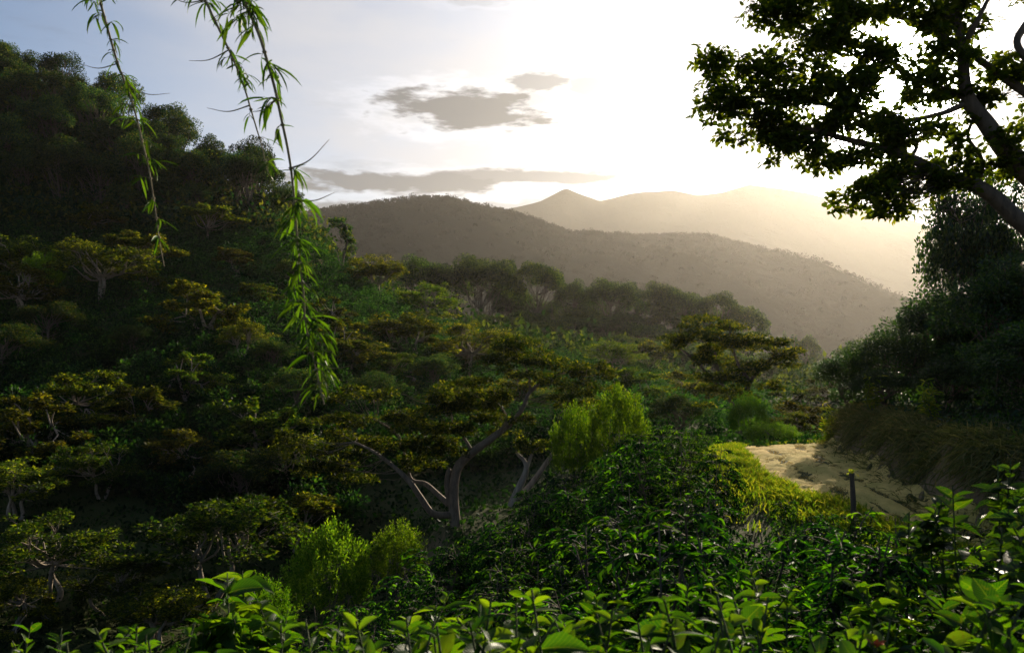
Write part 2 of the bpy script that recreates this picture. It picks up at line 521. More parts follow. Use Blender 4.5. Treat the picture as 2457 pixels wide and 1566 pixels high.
def ground_z(x, Y):
    x = np.asarray(x, dtype=float)
    Y = np.asarray(Y, dtype=float)
    sh = np.broadcast(x, Y).shape
    x, Y = np.broadcast_to(x, sh).ravel(), np.broadcast_to(Y, sh).ravel()
    out = np.empty(len(x))
    for i in range(0, len(x), 20000):
        uv, yc = uv_of(x[i:i + 20000], Y[i:i + 20000])
        k = _phi(np.linalg.norm(uv[:, None] - _UV[None], axis=-1))
        out[i:i + 20000] = (k @ _C[:-1] + _C[-1]) * yc
    d = x - bank_edge(Y)
    b = np.clip((d + 0.25 + 0.3 * wob(x, Y, 1.1, 2)) / 1.3, 0, 1)
    b = b * b * (3 - 2 * b)
    fade = np.clip((Y - 7) / 4, 0, 1) * np.clip((40 - Y) / 4, 0, 1)
    out += b * fade * (1.45 + .25 * wob(x, Y, .6, 5))
    out += wob(x, Y, .9, 1) * np.clip(Y / 60, 0.03, .5) * .35 * (1 - fade * np.clip(1 - np.abs(d + 2) / 3, 0, 1))
    return out.reshape(sh)


def gz(x, Y): return float(ground_z(np.array([x]), np.array([Y]))[0])


def build_ground():
    ys = np.concatenate([np.linspace(-14, 6, 14), np.linspace(6.6, 40, 86), np.geomspace(41, 320, 150), np.geomspace(330, 3850, 50)])
    us = np.linspace(-1, 1, 330)
    us = np.sign(us) * np.abs(us) ** 1.15 * 0.95
    Y = np.repeat(ys[:, None], len(us), 1)
    X = us[None] * (np.maximum(Y, -10) + 22)
    Z = ground_z(X, Y)
    V = np.stack([X, Y, Z], -1).reshape(-1, 3)
    i = np.arange(len(V)).reshape(Y.shape)
    F = np.stack([i[:-1, :-1], i[:-1, 1:], i[1:, 1:], i[1:, :-1]], -1).reshape(-1, 4)
    tag(obj('ground', mesh_np('ground', V, F, M['ground'], True)), kind='structure')


build_ground()


def skyline(rows, Y):
    r = np.array(rows, dtype=float) * (2457 / 2408)
    return (r[:, 0] - CX) / FPX, (HY - r[:, 1]) / FPX * Y


def fbm1(u, seed, octs=7, f0=6.0, rough=.55):
    rng = np.random.default_rng(seed)
    out, a = np.zeros_like(u), 1.0
    for k in range(octs):
        out += a * np.sin(u * f0 * 2 ** k * rng.uniform(.8, 1.2) + rng.uniform(0, 6.28))
        a *= rough
    return out


def ridge(name, rows, Yc, Yfront, Yback, zbase, seed, rough, nx=420, ny=64):
    su, sz = skyline(rows, Yc)
    u = np.linspace(-1.0, 1.0, nx)
    crest = np.interp(u, su, sz)
    crest = crest + fbm1(u, seed) * rough
    t = np.linspace(-1, 1, ny)
    Y = np.where(t < 0, Yc + t * (Yc - Yfront), Yc + t * (Yback - Yc))
    prof = 1 - np.abs(t) ** 1.15
    U = u[:, None] + np.zeros(ny)[None]
    T = t[None] + np.zeros(nx)[:, None]
    gul = (fbm1(U * 1.3 + T * .35, seed + 3, 5, 11) * .5 + fbm1(U * .7 - T * .6, seed + 4, 4, 9) * .5) * rough * 9 * (1 - np.abs(T)) * np.abs(T) * 4 * .8
    Z = zbase + (crest[:, None] - zbase) * prof[None] + gul * (T < 0)
    YY = Y[None] + np.zeros(nx)[:, None]
    X = U * Yc * (0.55 + 0.45 * YY / Yc)
    V = np.stack([X, YY, Z], -1)
    i = np.arange(nx * ny).reshape(nx, ny)
    F = np.stack([i[:-1, :-1], i[1:, :-1], i[1:, 1:], i[:-1, 1:]], -1).reshape(-1, 4)
    o = obj(name, mesh_np(name, V.reshape(-1, 3), F, M['ridge'], True))
    tag(o, kind='structure')
    return V


MID = [(-900, 560), (300, 560), (600, 530), (720, 508), (800, 491), (900, 480), (980, 469), (1060, 467), (1100, 478), (1150, 494), (1200, 503), (1300, 538), (1340, 554),
       (1420, 552), (1500, 559), (1580, 554), (1650, 551), (1700, 564), (1800, 594), (1900, 624), (1950, 648), (2050, 690), (2150, 722), (2250, 765), (2400, 805), (3400, 830)]
FAR = [(-1200, 640), (600, 560), (1000, 520), (1180, 493), (1270, 472), (1330, 441), (1370, 457), (1410, 472), (1480, 453), (1580, 441), (1640, 452), (1700, 446), (1760, 430),
       (1830, 440), (1900, 452), (2000, 478), (2150, 520), (2250, 560), (2500, 600), (3600, 640)]
RIM = [(-1200, 820), (1600, 800), (1900, 760), (2100, 725), (2190, 697), (2300, 680), (2500, 640), (3600, 600)]
midV = ridge('mid_ridge', MID, 1400, 620, 1900, -30, 11, 3.0)
rimV = ridge('side_ridge', RIM, 1900, 1450, 2300, -30, 17, 4.0, nx=260, ny=30)
ridge('far_mountains', FAR, 3200, 2300, 3800, -40, 23, 6.0)


def ridge_forest():
    rng = np.random.default_rng(5)
    geo = Geo()
    for V, n, near_crest in ((midV, 5200, True), (rimV, 700, True)):
        nx, ny, _ = V.shape
        half = ny // 2
        for k in range(n):
            i = rng.integers(int(nx * .2), int(nx * .86))
            j = half - int(abs(rng.normal()) * (3 if rng.random() < .55 else 16))
            j = max(j, 3)
            p = V[i, j] + np.array([rng.uniform(-4, 4), rng.uniform(-5, 5), 0])
            h = rng.uniform(4, 8) * (1.6 if rng.random() < .07 else 1)
            w = h * rng.uniform(.5, .9)
            q, v = pad_points(rng, p + [0, 0, h * .45], w, w, h * .6, 34, .3, -.3)
            leaf_quads(geo, q, v + rng.normal(size=v.shape) * .5, 2.2, 1.6, rng, .3)
    o = obj('ridge_forest', geo.mesh('ridge_forest', M['ridge_leaf']))
    tag(o, 'dark forest covering the hazy middle ridge across the valley', 'forest', kind='stuff')


ridge_forest()
# ------------------------------------------------------------------ track and stream
def build_track():
    ys = np.linspace(13, 35.5, 150)
    t = np.linspace(0, 1, 60)
    lo = np.interp(ys, [13, 17, 21, 25, 30, 33, 35.5], [8.6, 8.2, 7.5, 7.5, 8.3, 9.1, 10.2])
    hi = np.interp(ys, [13, 17, 21, 25, 30, 33, 35.5], [9.4, 9.9, 10.2, 11.2, 12.0, 12.8, 12.4])
    lo = lo + .18 * np.sin(ys * 2.1) + .1 * np.sin(ys * 5.3)
    X = lo[:, None] + (hi - lo)[:, None] * t[None]
    Y = np.repeat(ys[:, None], len(t), 1)
    T2 = np.repeat(t[None], len(ys), 0)
    rut = np.exp(-((T2 - .36) / .05) ** 2) + np.exp(-((T2 - .68) / .05) ** 2)
    Z = ground_z(X, Y) + .05 + .05 * wob(X, Y * .6, 3.1, 3) + .03 * wob(X, Y, 9.0, 1) - .06 * rut * (1 + .4 * wob(X, Y, 2, 7))
    Z[:, 0] -= .1; Z[:, -1] -= .1; Z[0] -= .1; Z[-1] -= .1
    i = np.arange(X.size).reshape(X.shape)
    F = np.stack([i[:-1, :-1], i[:-1, 1:], i[1:, 1:], i[1:, :-1]], -1).reshape(-1, 4)
    tag(obj('dirt_path', mesh_np('dirt_path', np.stack([X, Y, Z], -1).reshape(-1, 3), F, M['track'], True)), kind='structure')


build_track()


def build_stream():
    m = bpy.data.materials.new('stream_water')
    m.use_nodes = True
    g = NG(m.node_tree)
    tc = g.n('ShaderNodeTexCoord')
    nz = g.n('ShaderNodeTexNoise', {'Vector': tc.outputs['Object'], 'Scale': 1.5, 'Detail': 4})
    bp = g.n('ShaderNodeBump', {'Strength': .25, 'Distance': .1, 'Height': nz.outputs[0]})
    d = g.n('ShaderNodeBsdfPrincipled', {'Base Color': (.03, .04, .035, 1), 'Roughness': .08, 'Normal': bp.outputs[0]})
    g.n('ShaderNodeOutputMaterial', {0: d.outputs[0]})
    c = spline([(112, 235), (116, 262), (121, 282), (128, 305), (132, 330)], 8)
    w = 2.6
    L = c + [-w, 0]; R = c + [w, 0]
    zl = ground_z(c[:, 0], c[:, 1]) + .9
    V = np.vstack([np.c_[L, zl], np.c_[R, zl]])
    n = len(c)
    i = np.arange(n - 1)[:, None]
    tag(obj('stream_water', mesh_np('stream_water', V, i + [0, n, n + 1, 1], m, True)), kind='structure')


build_stream()

# ------------------------------------------------------------------ plant variants (mesh data shared between copies)
def limb(geo, a, b, r0, r1, rng, sag=.12, n=7, sides=6):
    a, b = np.asarray(a, float), np.asarray(b, float)
    L = np.linalg.norm(b - a)
    k1 = a + (b - a) * .35 + rng.normal(size=3) * L * .07 - [0, 0, L * sag * .2]
    k2 = a + (b - a) * .7 + rng.normal(size=3) * L * .07 + [0, 0, L * sag * .3]
    p = spline([a, k1, k2, b], 3)
    geo.tube(p, np.linspace(r0, r1, len(p)), sides)
    return p


def umbrella_variant(seed, tiers=1.0, stems=3, leaf=.26, n_per=540, npads=32):
    """flat-topped shade tree, 10 m wide and 9 m tall"""
    rng = np.random.default_rng(seed)
    T, C = Geo(), Geo()
    H, R = 9.0, 5.0
    forks = []
    base = np.array([0, 0, -.6])
    for s in range(stems):
        a = 2 * math.pi * s / stems + rng.uniform(-.4, .4)
        f = np.array([math.cos(a) * rng.uniform(.5, 1.5), math.sin(a) * rng.uniform(.5, 1.5), rng.uniform(2.8, 4.2)])
        p = limb(T, base + rng.normal(size=3) * [.15, .15, 0], f, .24, .13, rng, .1, sides=7)
        forks.append(f)
    lean = rng.normal(size=2) * .8
    skip = rng.random(npads) < .2
    for k in range(npads):
        if skip[k]: continue
        r = R * math.sqrt((k + .5) / npads) * .86
        a = k * 2.4 + rng.uniform(-.3, .3)
        zc = H * (.95 - .36 * (r / R) ** 2 * tiers + .05 * math.sin(a * 2 + seed)) - rng.random() ** 1.1 * 3.6 * tiers
        c = np.array([r * math.cos(a) + lean[0], r * math.sin(a) + lean[1], zc])
        f = forks[int(np.argmin([np.linalg.norm(c[:2] - q[:2]) for q in forks]))]
        e = limb(T, f, c - [0, 0, .15], .10, .03, rng, .3)
        rx = rng.uniform(.7, 1.75)
        sub = rng.integers(3, 6)
        for j in range(sub):                      # small leafy plates make up a pad
            o = rng.normal(size=3) * [rx * .45, rx * .45, .3]
            sx = rx * rng.uniform(.4, .75)
            q, v = pad_points(rng, c + o, sx, sx, rng.uniform(.32, .7), int(n_per / sub), .45, -.6)
            d = v * [1, 1, .35] + rng.normal(size=v.shape) * .45 + [0, 0, -.1]
            sz = leaf * np.clip(np.exp(rng.normal(size=len(q)) * .38), .4, 2.0)
            leaf_quads(C, q, d, sz, sz * rng.uniform(.38, .62, len(q)), rng, .35)
            limb(T, e[-4], c + o - [0, 0, .1], .03, .012, rng, .1, sides=4)
    return T.mesh('umbrella_trunk', M['pale_bark'], True), C.mesh('umbrella_crown', M['umbrella'])


def dense_variant(seed, mat, H=14., W=11., lumps=24, n_per=330, leaf=.42, low=.22, up=.45, ls=1.0):
    """broadleaf tree with a crown of many lumps"""
    rng = np.random.default_rng(seed)
    T, C = Geo(), Geo()
    top = np.array([rng.normal() * .3, rng.normal() * .3, H * .6])
    tr = limb(T, (0, 0, -.8), top, H * .022, H * .009, rng, .05, sides=7)
    for k in range(lumps):
        v = unit(rng.normal(size=3))
        v[2] = abs(v[2]) * 1.0 if rng.random() < .72 else v[2]
        rr = rng.uniform(.55, .95)
        c = np.array([v[0] * W / 2 * rr, v[1] * W / 2 * rr, H * (low + (1 - low) * .5) + v[2] * H * (1 - low) * .47 * rr])
        limb(T, tr[rng.integers(len(tr) // 3, len(tr))], c, H * .007, H * .002, rng, .2, sides=4)
        s = W * rng.uniform(.12, .22) * ls
        q, w = pad_points(rng, c, s, s, s * rng.uniform(.6, .95), n_per, .35, -.7)
        d = w + rng.normal(size=w.shape) * .6 + [0, 0, -.25]
        leaf_quads(C, q, d, rng.uniform(.7, 1.3, len(q)) * leaf, rng.uniform(.4, .6, len(q)) * leaf, rng, up * .7)
    return T.mesh('dense_trunk', M['dark_bark'], True), C.mesh('dense_crown', mat)


def conifer_variant(seed, H=12., W=3.2):
    rng = np.random.default_rng(seed)
    T, C = Geo(), Geo()
    T.tube([(0, 0, -.6), (0, 0, H * .5), (0, 0, H * .97)], [.22, .13, .03], 6)
    n = 2600
    z = H * (.08 + .9 * (1 - np.sqrt(rng.random(n))))
    a = rng.random(n) * 6.28
    r = W / 2 * (1 - (z / H) ** 1.2) * (rng.random(n) ** .4) * (1 + .25 * np.sin(z * 5 + a * 3))
    q = np.stack([r * np.cos(a), r * np.sin(a), z], -1)
    d = np.stack([np.cos(a), np.sin(a), np.full(n, -.15)], -1) + rng.normal(size=(n, 3)) * .35
    leaf_quads(C, q, d, .5, .2, rng, .5)
    return T.mesh('conifer_trunk', M['dark_bark'], True), C.mesh('conifer_crown', M['forest'])


def coffee_variant(seed, H=2.1, R=1.15, nb=104, mat='coffee', leafL=.135):
    """coffee shrub: upright stems, tiers of arching branches with leaf pairs"""
    rng = np.random.default_rng(seed)
    T, C = Geo(), Geo()
    ns = 4
    for s in range(ns):
        a = rng.uniform(0, 6.28)
        bx = np.array([math.cos(a), math.sin(a), 0]) * rng.uniform(.02, .12)
        tip = bx * rng.uniform(2, 5) + [0, 0, H * rng.uniform(.82, 1.0)]
        st = limb(T, bx - [0, 0, .3], tip, .028, .008, rng, 0, sides=5)
        for k in range(nb // ns):
            f = (k + rng.random()) / (nb // ns)
            i = min(int((.12 + .88 * f) * (len(st) - 1)), len(st) - 1)
            o = st[i]
            hz = o[2] / H
            L = R * (1.05 - .75 * max(hz, 0) ** 2.2) * rng.uniform(.55, 1.0)
            a = rng.uniform(0, 6.28)
            dr = np.array([math.cos(a), math.sin(a), 0])
            tt = np.linspace(0, 1, 9)[:, None]
            rise = .28 + .5 * max(hz, 0) ** 2
            br = o + dr * L * tt + np.array([0, 0, 1.0]) * (rise * L * tt - .62 * L * tt ** 2)
            T.tube(br, np.linspace(.008, .003, 9), 3)
            m = max(int(L / .07), 4)
            ti = np.repeat(np.linspace(.18, 1, m), 2)
            pp = np.stack([np.interp(ti, tt[:, 0], br[:, c]) for c in range(3)], -1)
            tang = unit(np.gradient(br, axis=0))
            tg = np.stack([np.interp(ti, tt[:, 0], tang[:, c]) for c in range(3)], -1)
            side = unit(np.cross(tg, [0, 0, 1.0])) * np.where(np.arange(len(ti)) % 2, 1, -1)[:, None]
            d = side * .8 + tg * .65 + rng.normal(size=side.shape) * .22 + [0, 0, -.12]
            nr = np.array([0, 0, 1.0]) + rng.normal(size=side.shape) * .3
            sz = rng.uniform(.7, 1.15, len(ti)) * leafL
            leaf_hex(C, pp, d, nr, sz, sz * .42)
    return T.mesh('coffee_stem', M['dark_bark'], True), C.mesh('coffee_foliage', M[mat])


def far_coffee_mesh(geo, c, s, rng, n, leaf):
    for k in range(4):
        o = rng.normal(size=3) * [.3, .3, .25] * s + [0, 0, s * (.55 + .3 * k / 3)]
        q, v = pad_points(rng, c + o, .55 * s, .55 * s, .42 * s, n // 4, .4, -.5)
        d = v + rng.normal(size=v.shape) * .5 + [0, 0, -.15]
        leaf_quads(geo, q, d, leaf * rng.uniform(.7, 1.3, len(q)), leaf * .5, rng, .5)


def dome_variant(seed, n=10500, leaf=.08):
    """clipped-looking bright shrub with many upright shoots, 2 m wide, 2 m tall"""
    rng = np.random.default_rng(seed)
    T, C = Geo(), Geo()
    for k in range(9):
        limb(T, rng.normal(size=3) * [.08, .08, 0] - [0, 0, .3], unit(rng.normal(size=3) + [0, 0, 1.6]) * [.7, .7, 1.3], .025, .008, rng, 0, sides=4)
    v = unit(rng.normal(size=(330, 3)))
    v[:, 2] = np.abs(v[:, 2]) * 1.1 - .25
    v = unit(v)
    bump = 1 + .16 * np.sin(v[:, 0] * 6 + seed) * np.cos(v[:, 1] * 5 + v[:, 2] * 4) + rng.normal(size=len(v)) * .06
    c = v * np.array([.92, .92, 1.0]) * bump[:, None] + [0, 0, .92]
    m = n // len(c)
    t = rng.random((len(c), m, 1))
    ax = unit(v * .55 + np.array([0, 0, .75]))
    ln = rng.uniform(.6, 1.6, (len(c), 1, 1))
    q = c[:, None] + ax[:, None] * (t * .34 * ln - .22) + rng.normal(size=(len(c), m, 3)) * .035
    d = ax[:, None] * .7 + rng.normal(size=q.shape) * .55
    leaf_quads(C, q.reshape(-1, 3), d.reshape(-1, 3), leaf * rng.uniform(.7, 1.3, len(c) * m), leaf * .45, rng, .2)
    return T.mesh('dome_stem', M['dark_bark'], True), C.mesh('dome_foliage', M['bright'])


UMB = [umbrella_variant(40 + k, tiers=(1.0, 1.3, .75, 1.5, 1.1, .9, 1.4, .6)[k], stems=(3, 4, 2, 1, 4, 2, 3, 1)[k], npads=(32, 26, 34, 30, 22, 36, 28, 20)[k], n_per=(540, 600, 480, 540, 700, 440, 560, 760)[k], leaf=(.26, .3, .22, .26, .32, .22, .28, .3)[k]) for k in range(8)]
FOR = [dense_variant(60 + k, M['forest'], lumps=(30, 36, 28, 34)[k], n_per=270, ls=.85, leaf=.38) for k in range(4)]
SPUR = [dense_variant(70 + k, M['spur'], low=(.26, .34, .2)[k], lumps=(32, 28, 36)[k], n_per=330, leaf=.36, ls=.8) for k in range(3)]
EVER = [dense_variant(80 + k, M['evergreen'], H=7., W=6., lumps=34, n_per=420, leaf=.2, low=.08, up=.5) for k in range(3)]
CON = [conifer_variant(90 + k) for k in range(2)]
COF = [coffee_variant(100 + k) for k in range(5)]
DOME = [dome_variant(110 + k) for k in range(2)]
FARC = []
for k in range(4):
    gq = Geo()
    far_coffee_mesh(gq, np.zeros(3), 1.35, np.random.default_rng(120 + k), 420, .24)
    FARC.append(gq.mesh('hill_coffee_foliage', M['coffee_far']))


def plant(name, var, loc, rz, scale, label, cat, group=None, parts=('trunk', 'crown')):
    t = empty(name, loc, rz, scale)
    tag(t, label, cat, group)
    for nm, me in zip(parts, var):
        obj(nm, me, t)
    return t


def solve_depth(px, py, wpx, ratio, Y0):
    """depth at which a tree with this crown stands on the ground with a height of ratio x its width"""
    Ys = np.linspace(Y0 * .7, Y0 * 1.35, 60)
    pts = np.array([P(px, py, Y) for Y in Ys])
    h = pts[:, 2] - ground_z(pts[:, 0], pts[:, 1])
    w = wpx / FPX * Ys
    cost = np.abs(np.log(np.maximum(h, .3) / (ratio * w))) + .5 * np.abs(np.log(Ys / Y0))
    i = int(np.argmin(cost))
    return Ys[i], h[i], w[i]


K = 2457 / 2408
_ONES = ['', 'first', 'second', 'third', 'fourth', 'fifth', 'sixth', 'seventh', 'eighth', 'ninth', 'tenth', 'eleventh', 'twelfth', 'thirteenth', 'fourteenth', 'fifteenth', 'sixteenth',
         'seventeenth', 'eighteenth', 'nineteenth']
_TENS = {2: ('twentieth', 'twenty-'), 3: ('thirtieth', 'thirty-'), 4: ('fortieth', 'forty-'), 5: ('fiftieth', 'fifty-')}
def nth(n):
    return _ONES[n] if n < 20 else (_TENS[n // 10][0] if n % 10 == 0 else _TENS[n // 10][1] + _ONES[n % 10])


def from_left(items, az):
    """rank of each item by its bearing, 1 = leftmost"""
    o = np.argsort(az)
    r = np.empty(len(o), int)
    r[o] = np.arange(1, len(o) + 1)
    return r


SR = np.random.default_rng(77)
# shade trees of the plantation: (crown centre px, crown top py, crown width px, depth guess, label), px in a 2408 px wide view
SHADE = [
    (65, 548, 165, 128, 'pale-lit flat shade tree at the left edge, just below the wooded hill'),
    (40, 610, 190, 108, 'broad olive shade tree cut by the left edge above the terraces'),
    (238, 560, 200, 100, 'large layered shade tree with white forked stems above the dark terraces'),
    (320, 548, 140, 130, 'small shade tree behind the white-stemmed tree, under the first bamboo stem'),
    (352, 622, 90, 118, 'slender shade tree whose bent pale trunk meets the bamboo stem tip'),
    (487, 643, 190, 96, 'shade tree with a bundle of pale upright stems on the middle terraces'),
    (440, 815, 160, 82, 'olive shade tree standing below the tree with bundled pale stems'),
    (180, 848, 220, 78, 'wide flat shade tree halfway down the left slope'),
    (335, 890, 150, 72, 'rounded shade tree right of the wide flat one, halfway down the left slope'),
    (90, 905, 230, 66, 'spreading dark shade tree low on the left slope with thin bare trunks'),
    (425, 985, 190, 62, 'tall shade tree with a sloping right side below the middle of the left slope'),
    (35, 1065, 190, 50, 'golden shade tree cut by the left edge, above the lowest group'),
    (130, 1195, 270, 42, 'broad golden-brown shade tree low at the left'),
    (505, 1155, 345, 42, 'large umbrella-shaped golden tree at lower left with a leaning trunk'),
    (690, 1160, 170, 52, 'small brown-green shade tree peeking out right of the large umbrella tree'),
    (610, 930, 230, 68, 'layered shade tree left of the big central tree, upper one of two'),
    (690, 1010, 190, 60, 'layered shade tree left of the big central tree, lower one of two'),
    (488, 484, 110, 150, 'thin shade tree with two pale stems at the foot of the wooded hill'),
    (212, 470, 110, 152, 'sunlit shade tree with a white forked trunk at the foot of the wooded hill'),
    (612, 655, 90, 118, 'small rounded shade tree near the hanging bamboo tips'),
    (800, 742, 160, 105, 'dark olive shade tree on the spur right of the hanging bamboo'),
    (825, 790, 110, 95, 'narrow pale-lit shade tree below the dark olive one on the spur'),
    (960, 722, 160, 130, 'shade tree on the spur slope below the skyline trees'),
    (1110, 752, 170, 128, 'flat shade tree at the foot of the tall tree row'),
    (1095, 790, 100, 112, 'small shade tree with forked pale stems below the flat one'),
    (885, 593, 140, 140, 'dark flat-topped tree on the skyline with several bare stems'),
    (1000, 660, 130, 150, 'olive tree on the spur skyline in front of the tall row'),
    (1450, 796, 120, 120, 'small hazy shade tree below the tall tree row, near its middle'),
    (1540, 800, 110, 118, 'small hazy shade tree left of the right-hand umbrella tree'),
    (1640, 868, 130, 100, 'pale shade tree half hidden behind the right-hand umbrella tree'),
    (1500, 845, 170, 88, 'golden shade tree between the two large umbrella trees'),
    (1870, 902, 150, 90, 'golden flat shade tree in the valley right of the right-hand umbrella tree'),
    (1905, 940, 140, 72, 'green shade tree in the valley beside the end of the dirt path'),
    (1845, 955, 130, 66, 'dark shade tree beyond the end of the dirt path'),
    (1930, 880, 90, 140, 'small hazy shade tree by the stream'),
    (40, 1330, 190, 34, 'golden-green tree in the bottom left corner'),
    (370, 1365, 190, 36, 'low dark shade tree under the large umbrella tree, behind the sapling'),
    (250, 1300, 190, 38, 'dark shade tree between the corner tree and the large umbrella tree'),
]
SHADE_POS = []
for k, (px, py, w, Y0, lab) in enumerate(SHADE):
    Y, h, ww = solve_depth(px * K, py * K, w * K, .8, Y0)
    h = min(max(h, 2.5), 15)
    p = P(px * K, py * K, Y)
    SHADE_POS.append((p[0], p[1]))
    plant('shade_tree', UMB[(k * 5 + k // 8) % 8], (p[0], p[1], gz(p[0], p[1])), SR.uniform(0, 6.28), (ww / 8.4 * SR.uniform(.88, 1.12), ww / 8.4 * SR.uniform(.88, 1.12), h / 9.2), lab, 'tree',
          'shade trees of the plantation')


SMALL = [(560, 572, 100, 140), (690, 612, 90, 138), (120, 712, 140, 98), (570, 748, 120, 100), (310, 770, 110, 94), (700, 868, 140, 85), (930, 818, 120, 110), (1025, 835, 120, 108), (880, 880, 130, 92),
         (1235, 865, 130, 105), (1330, 905, 150, 90), (1590, 930, 140, 76), (240, 1035, 170, 55), (560, 1062, 170, 56), (15, 765, 160, 85), (780, 690, 110, 130), (1050, 905, 130, 88), (640, 800, 110, 92)]
rk = from_left(SMALL, np.array([q[0] for q in SMALL]))
for k, (px, py, w, Y0) in enumerate(SMALL):
    Y, h, ww = solve_depth(px * K, py * K, w * K, .8, Y0)
    h = min(max(h, 2.5), 12)
    p = P(px * K, py * K, Y)
    green = k % 3 != 0
    plant('slope_tree', FOR[k % 4] if green else UMB[(k * 3 + 1) % 8], (p[0], p[1], gz(p[0], p[1])), SR.uniform(0, 6.28), (ww / 10.5, ww / 10.5, h / 13.4) if green else (ww / 9.2, ww / 9.2, h / 9.2),
          f'small {"dark green rounded" if green else "dim olive flat"} tree scattered on the far slope, {nth(rk[k])} from the left', 'tree', 'small scattered shade trees')


# trees whose branches the photograph shows clearly: limbs and leaf pads given by outline, spread in depth
def drawn_tree(name, label, Y, limbs, pads, leaf, mat, bark, dens, seed, group=None, depth=.9, plates=4, thin=.5, base=None, gap=None, twig_r=.012, hexa=False, grow=(1, 1), slim=1):
    rng = np.random.default_rng(seed)
    T, C = Geo(), Geo()
    root = base if base is not None else P(*limbs[0][0][:2], Y)
    s = Y / FPX
    nodes = []
    main = None
    branches = []
    for L in limbs:
        B = Geo() if main is not None else T
        pts = np.array([list(P(q[0], q[1], Y + (q[3] if len(q) > 3 else 0))) + [q[2] * s] for q in L])
        sp = spline(pts, 5)
        if slim != 1: sp[:, 3] *= slim
        B.tube(sp[:, :3] - root, np.maximum(sp[:, 3], .006), 8)
        if main is None: main = B
        else: branches.append(B)
        nodes.append(sp[:, :3])
    owner = np.concatenate([[k] * len(q) for k, q in enumerate(nodes)])
    holders = [main] + branches
    nodes = np.vstack(nodes)
    for (px, py, rx, ry) in pads:
        dy = rng.uniform(-1, 1) * rx * s * depth
        c = P(px, py, Y + dy)
        rxw, rzw = rx * s * grow[0], ry * s * grow[1]
        n = int(dens * rx * ry)
        for j in range(plates):
            o = rng.normal(size=3) * [rxw * .42, rxw * .42 * depth, rzw * .5]
            cc = c + o
            ni = int(np.argmin(np.linalg.norm((nodes - cc) * [1, 1, 2.6], axis=1) + .6 * np.maximum(cc[0] - nodes[:, 0] if name == 'overhanging_tree' else 0, 0)))
            near = nodes[ni]
            tw = limb(holders[owner[ni]], near - root, cc - root, twig_r, twig_r * .4, rng, .2, sides=4)
            sx = rxw * rng.uniform(.35, .62)
            q, v = pad_points(rng, cc, sx, sx * depth, max(rzw * thin * rng.uniform(.5, 1.0), leaf * .8), max(n // plates, 12), .45, -.8)
            if gap is not None:
                g = (q / q[:, 1:2] - np.array([gap[0], 1, gap[1]]))[:, [0, 2]]
                keep = np.linalg.norm(g, axis=1) > gap[2] * rng.uniform(.6, 1.35, len(q))
                q, v = q[keep], v[keep]
            if not len(q): continue
            d = v * [1, 1, .4] + rng.normal(size=v.shape) * .5 + [0, 0, -.12]
            Lf = rng.uniform(.65, 1.3, len(q)) * leaf
            if hexa:
                leaf_hex(C, q - root, d, np.array([0, 0, 1.]) + rng.normal(size=v.shape) * .55, Lf, Lf * .55)
            else:
                leaf_quads(C, q - root, d, Lf, Lf * .55, rng, .35)
    t = empty(name, root)
    tag(t, label, 'tree', group)
    tk = obj('trunk', T.mesh(name + '_trunk', M[bark], True), t)
    for B in branches:
        obj('limb', B.mesh(name + '_limb', M[bark], True), tk)
    obj('crown', C.mesh(name + '_crown', M[mat]), t)
    return t


CENTRAL_LIMBS = [
    [(1095, 1290, 17), (1092, 1252, 17), (1088, 1190, 16), (1096, 1128, 14), (1122, 1094, 13), (1174, 1055, 11), (1229, 1012, 9, 1), (1254, 979, 7, 1), (1273, 939, 6, 2), (1320, 905, 4, 2), (1370, 890, 3, 2)],
    [(1085, 1236, 12), (1039, 1231, 10, -1), (1010, 1194, 9, -1.5), (985, 1158, 8, -2), (952, 1125, 6, -2), (900, 1085, 4, -2), (850, 1060, 3, -2)],
    [(1078, 1210, 9), (1050, 1185, 8, .5), (1021, 1160, 7, 1), (988, 1150, 5, 1), (975, 1110, 4, 1), (966, 1075, 3.5, 1), (952, 1040, 3, 1), (900, 1005, 2.5, 1)],
    [(1078, 1200, 9), (1072, 1160, 8.5), (1077, 1128, 7.5), (1079, 1122, 3)],
    [(1135, 1086, 6), (1110, 1045, 4.5), (1087, 1012, 3.5), (1080, 970, 2)],
    [(1200, 1034, 4), (1215, 1000, 3), (1190, 960, 2)],
    [(1273, 939, 4, 2), (1265, 890, 3, 2), (1240, 850, 2, 2)],
]
CENTRAL_PADS = [(1127, 945, 75, 38), (1070, 960, 60, 34), (1185, 965, 60, 38), (1130, 1000, 85, 36), (1060, 1020, 60, 28), (1180, 1015, 50, 25), (1100, 920, 55, 16),
                (1025, 1075, 70, 26), (985, 1105, 55, 18), (1060, 1090, 50, 20), (1010, 1050, 60, 20),
                (875, 1000, 120, 22), (820, 1015, 60, 20), (950, 1000, 70, 20), (864, 944, 70, 20), (815, 955, 45, 14), (905, 950, 40, 15),
                (791, 1065, 80, 30), (850, 1085, 80, 28), (744, 1120, 55, 22), (905, 1055, 60, 24), (830, 1130, 70, 22), (700, 1060, 50, 25),
                (1265, 830, 100, 26), (1230, 850, 70, 26), (1330, 868, 85, 26), (1192, 872, 40, 26), (1300, 895, 80, 22), (1385, 885, 60, 22),
                (1411, 915, 70, 24), (1393, 955, 60, 22), (1350, 960, 40, 16), (1450, 900, 40, 20), (1258, 1008, 26, 20)]
pb = P(1095, 1290, 50)
drawn_tree('shade_tree', 'big central golden tree with a thick forked trunk and wide layered crown', 50, CENTRAL_LIMBS, CENTRAL_PADS, .22, 'umbrella', 'brown_bark', .60, 201,
           'shade trees of the plantation', base=np.array([pb[0], pb[1], pb[2]]), twig_r=.02, grow=(1.1, 1.35), slim=.8)
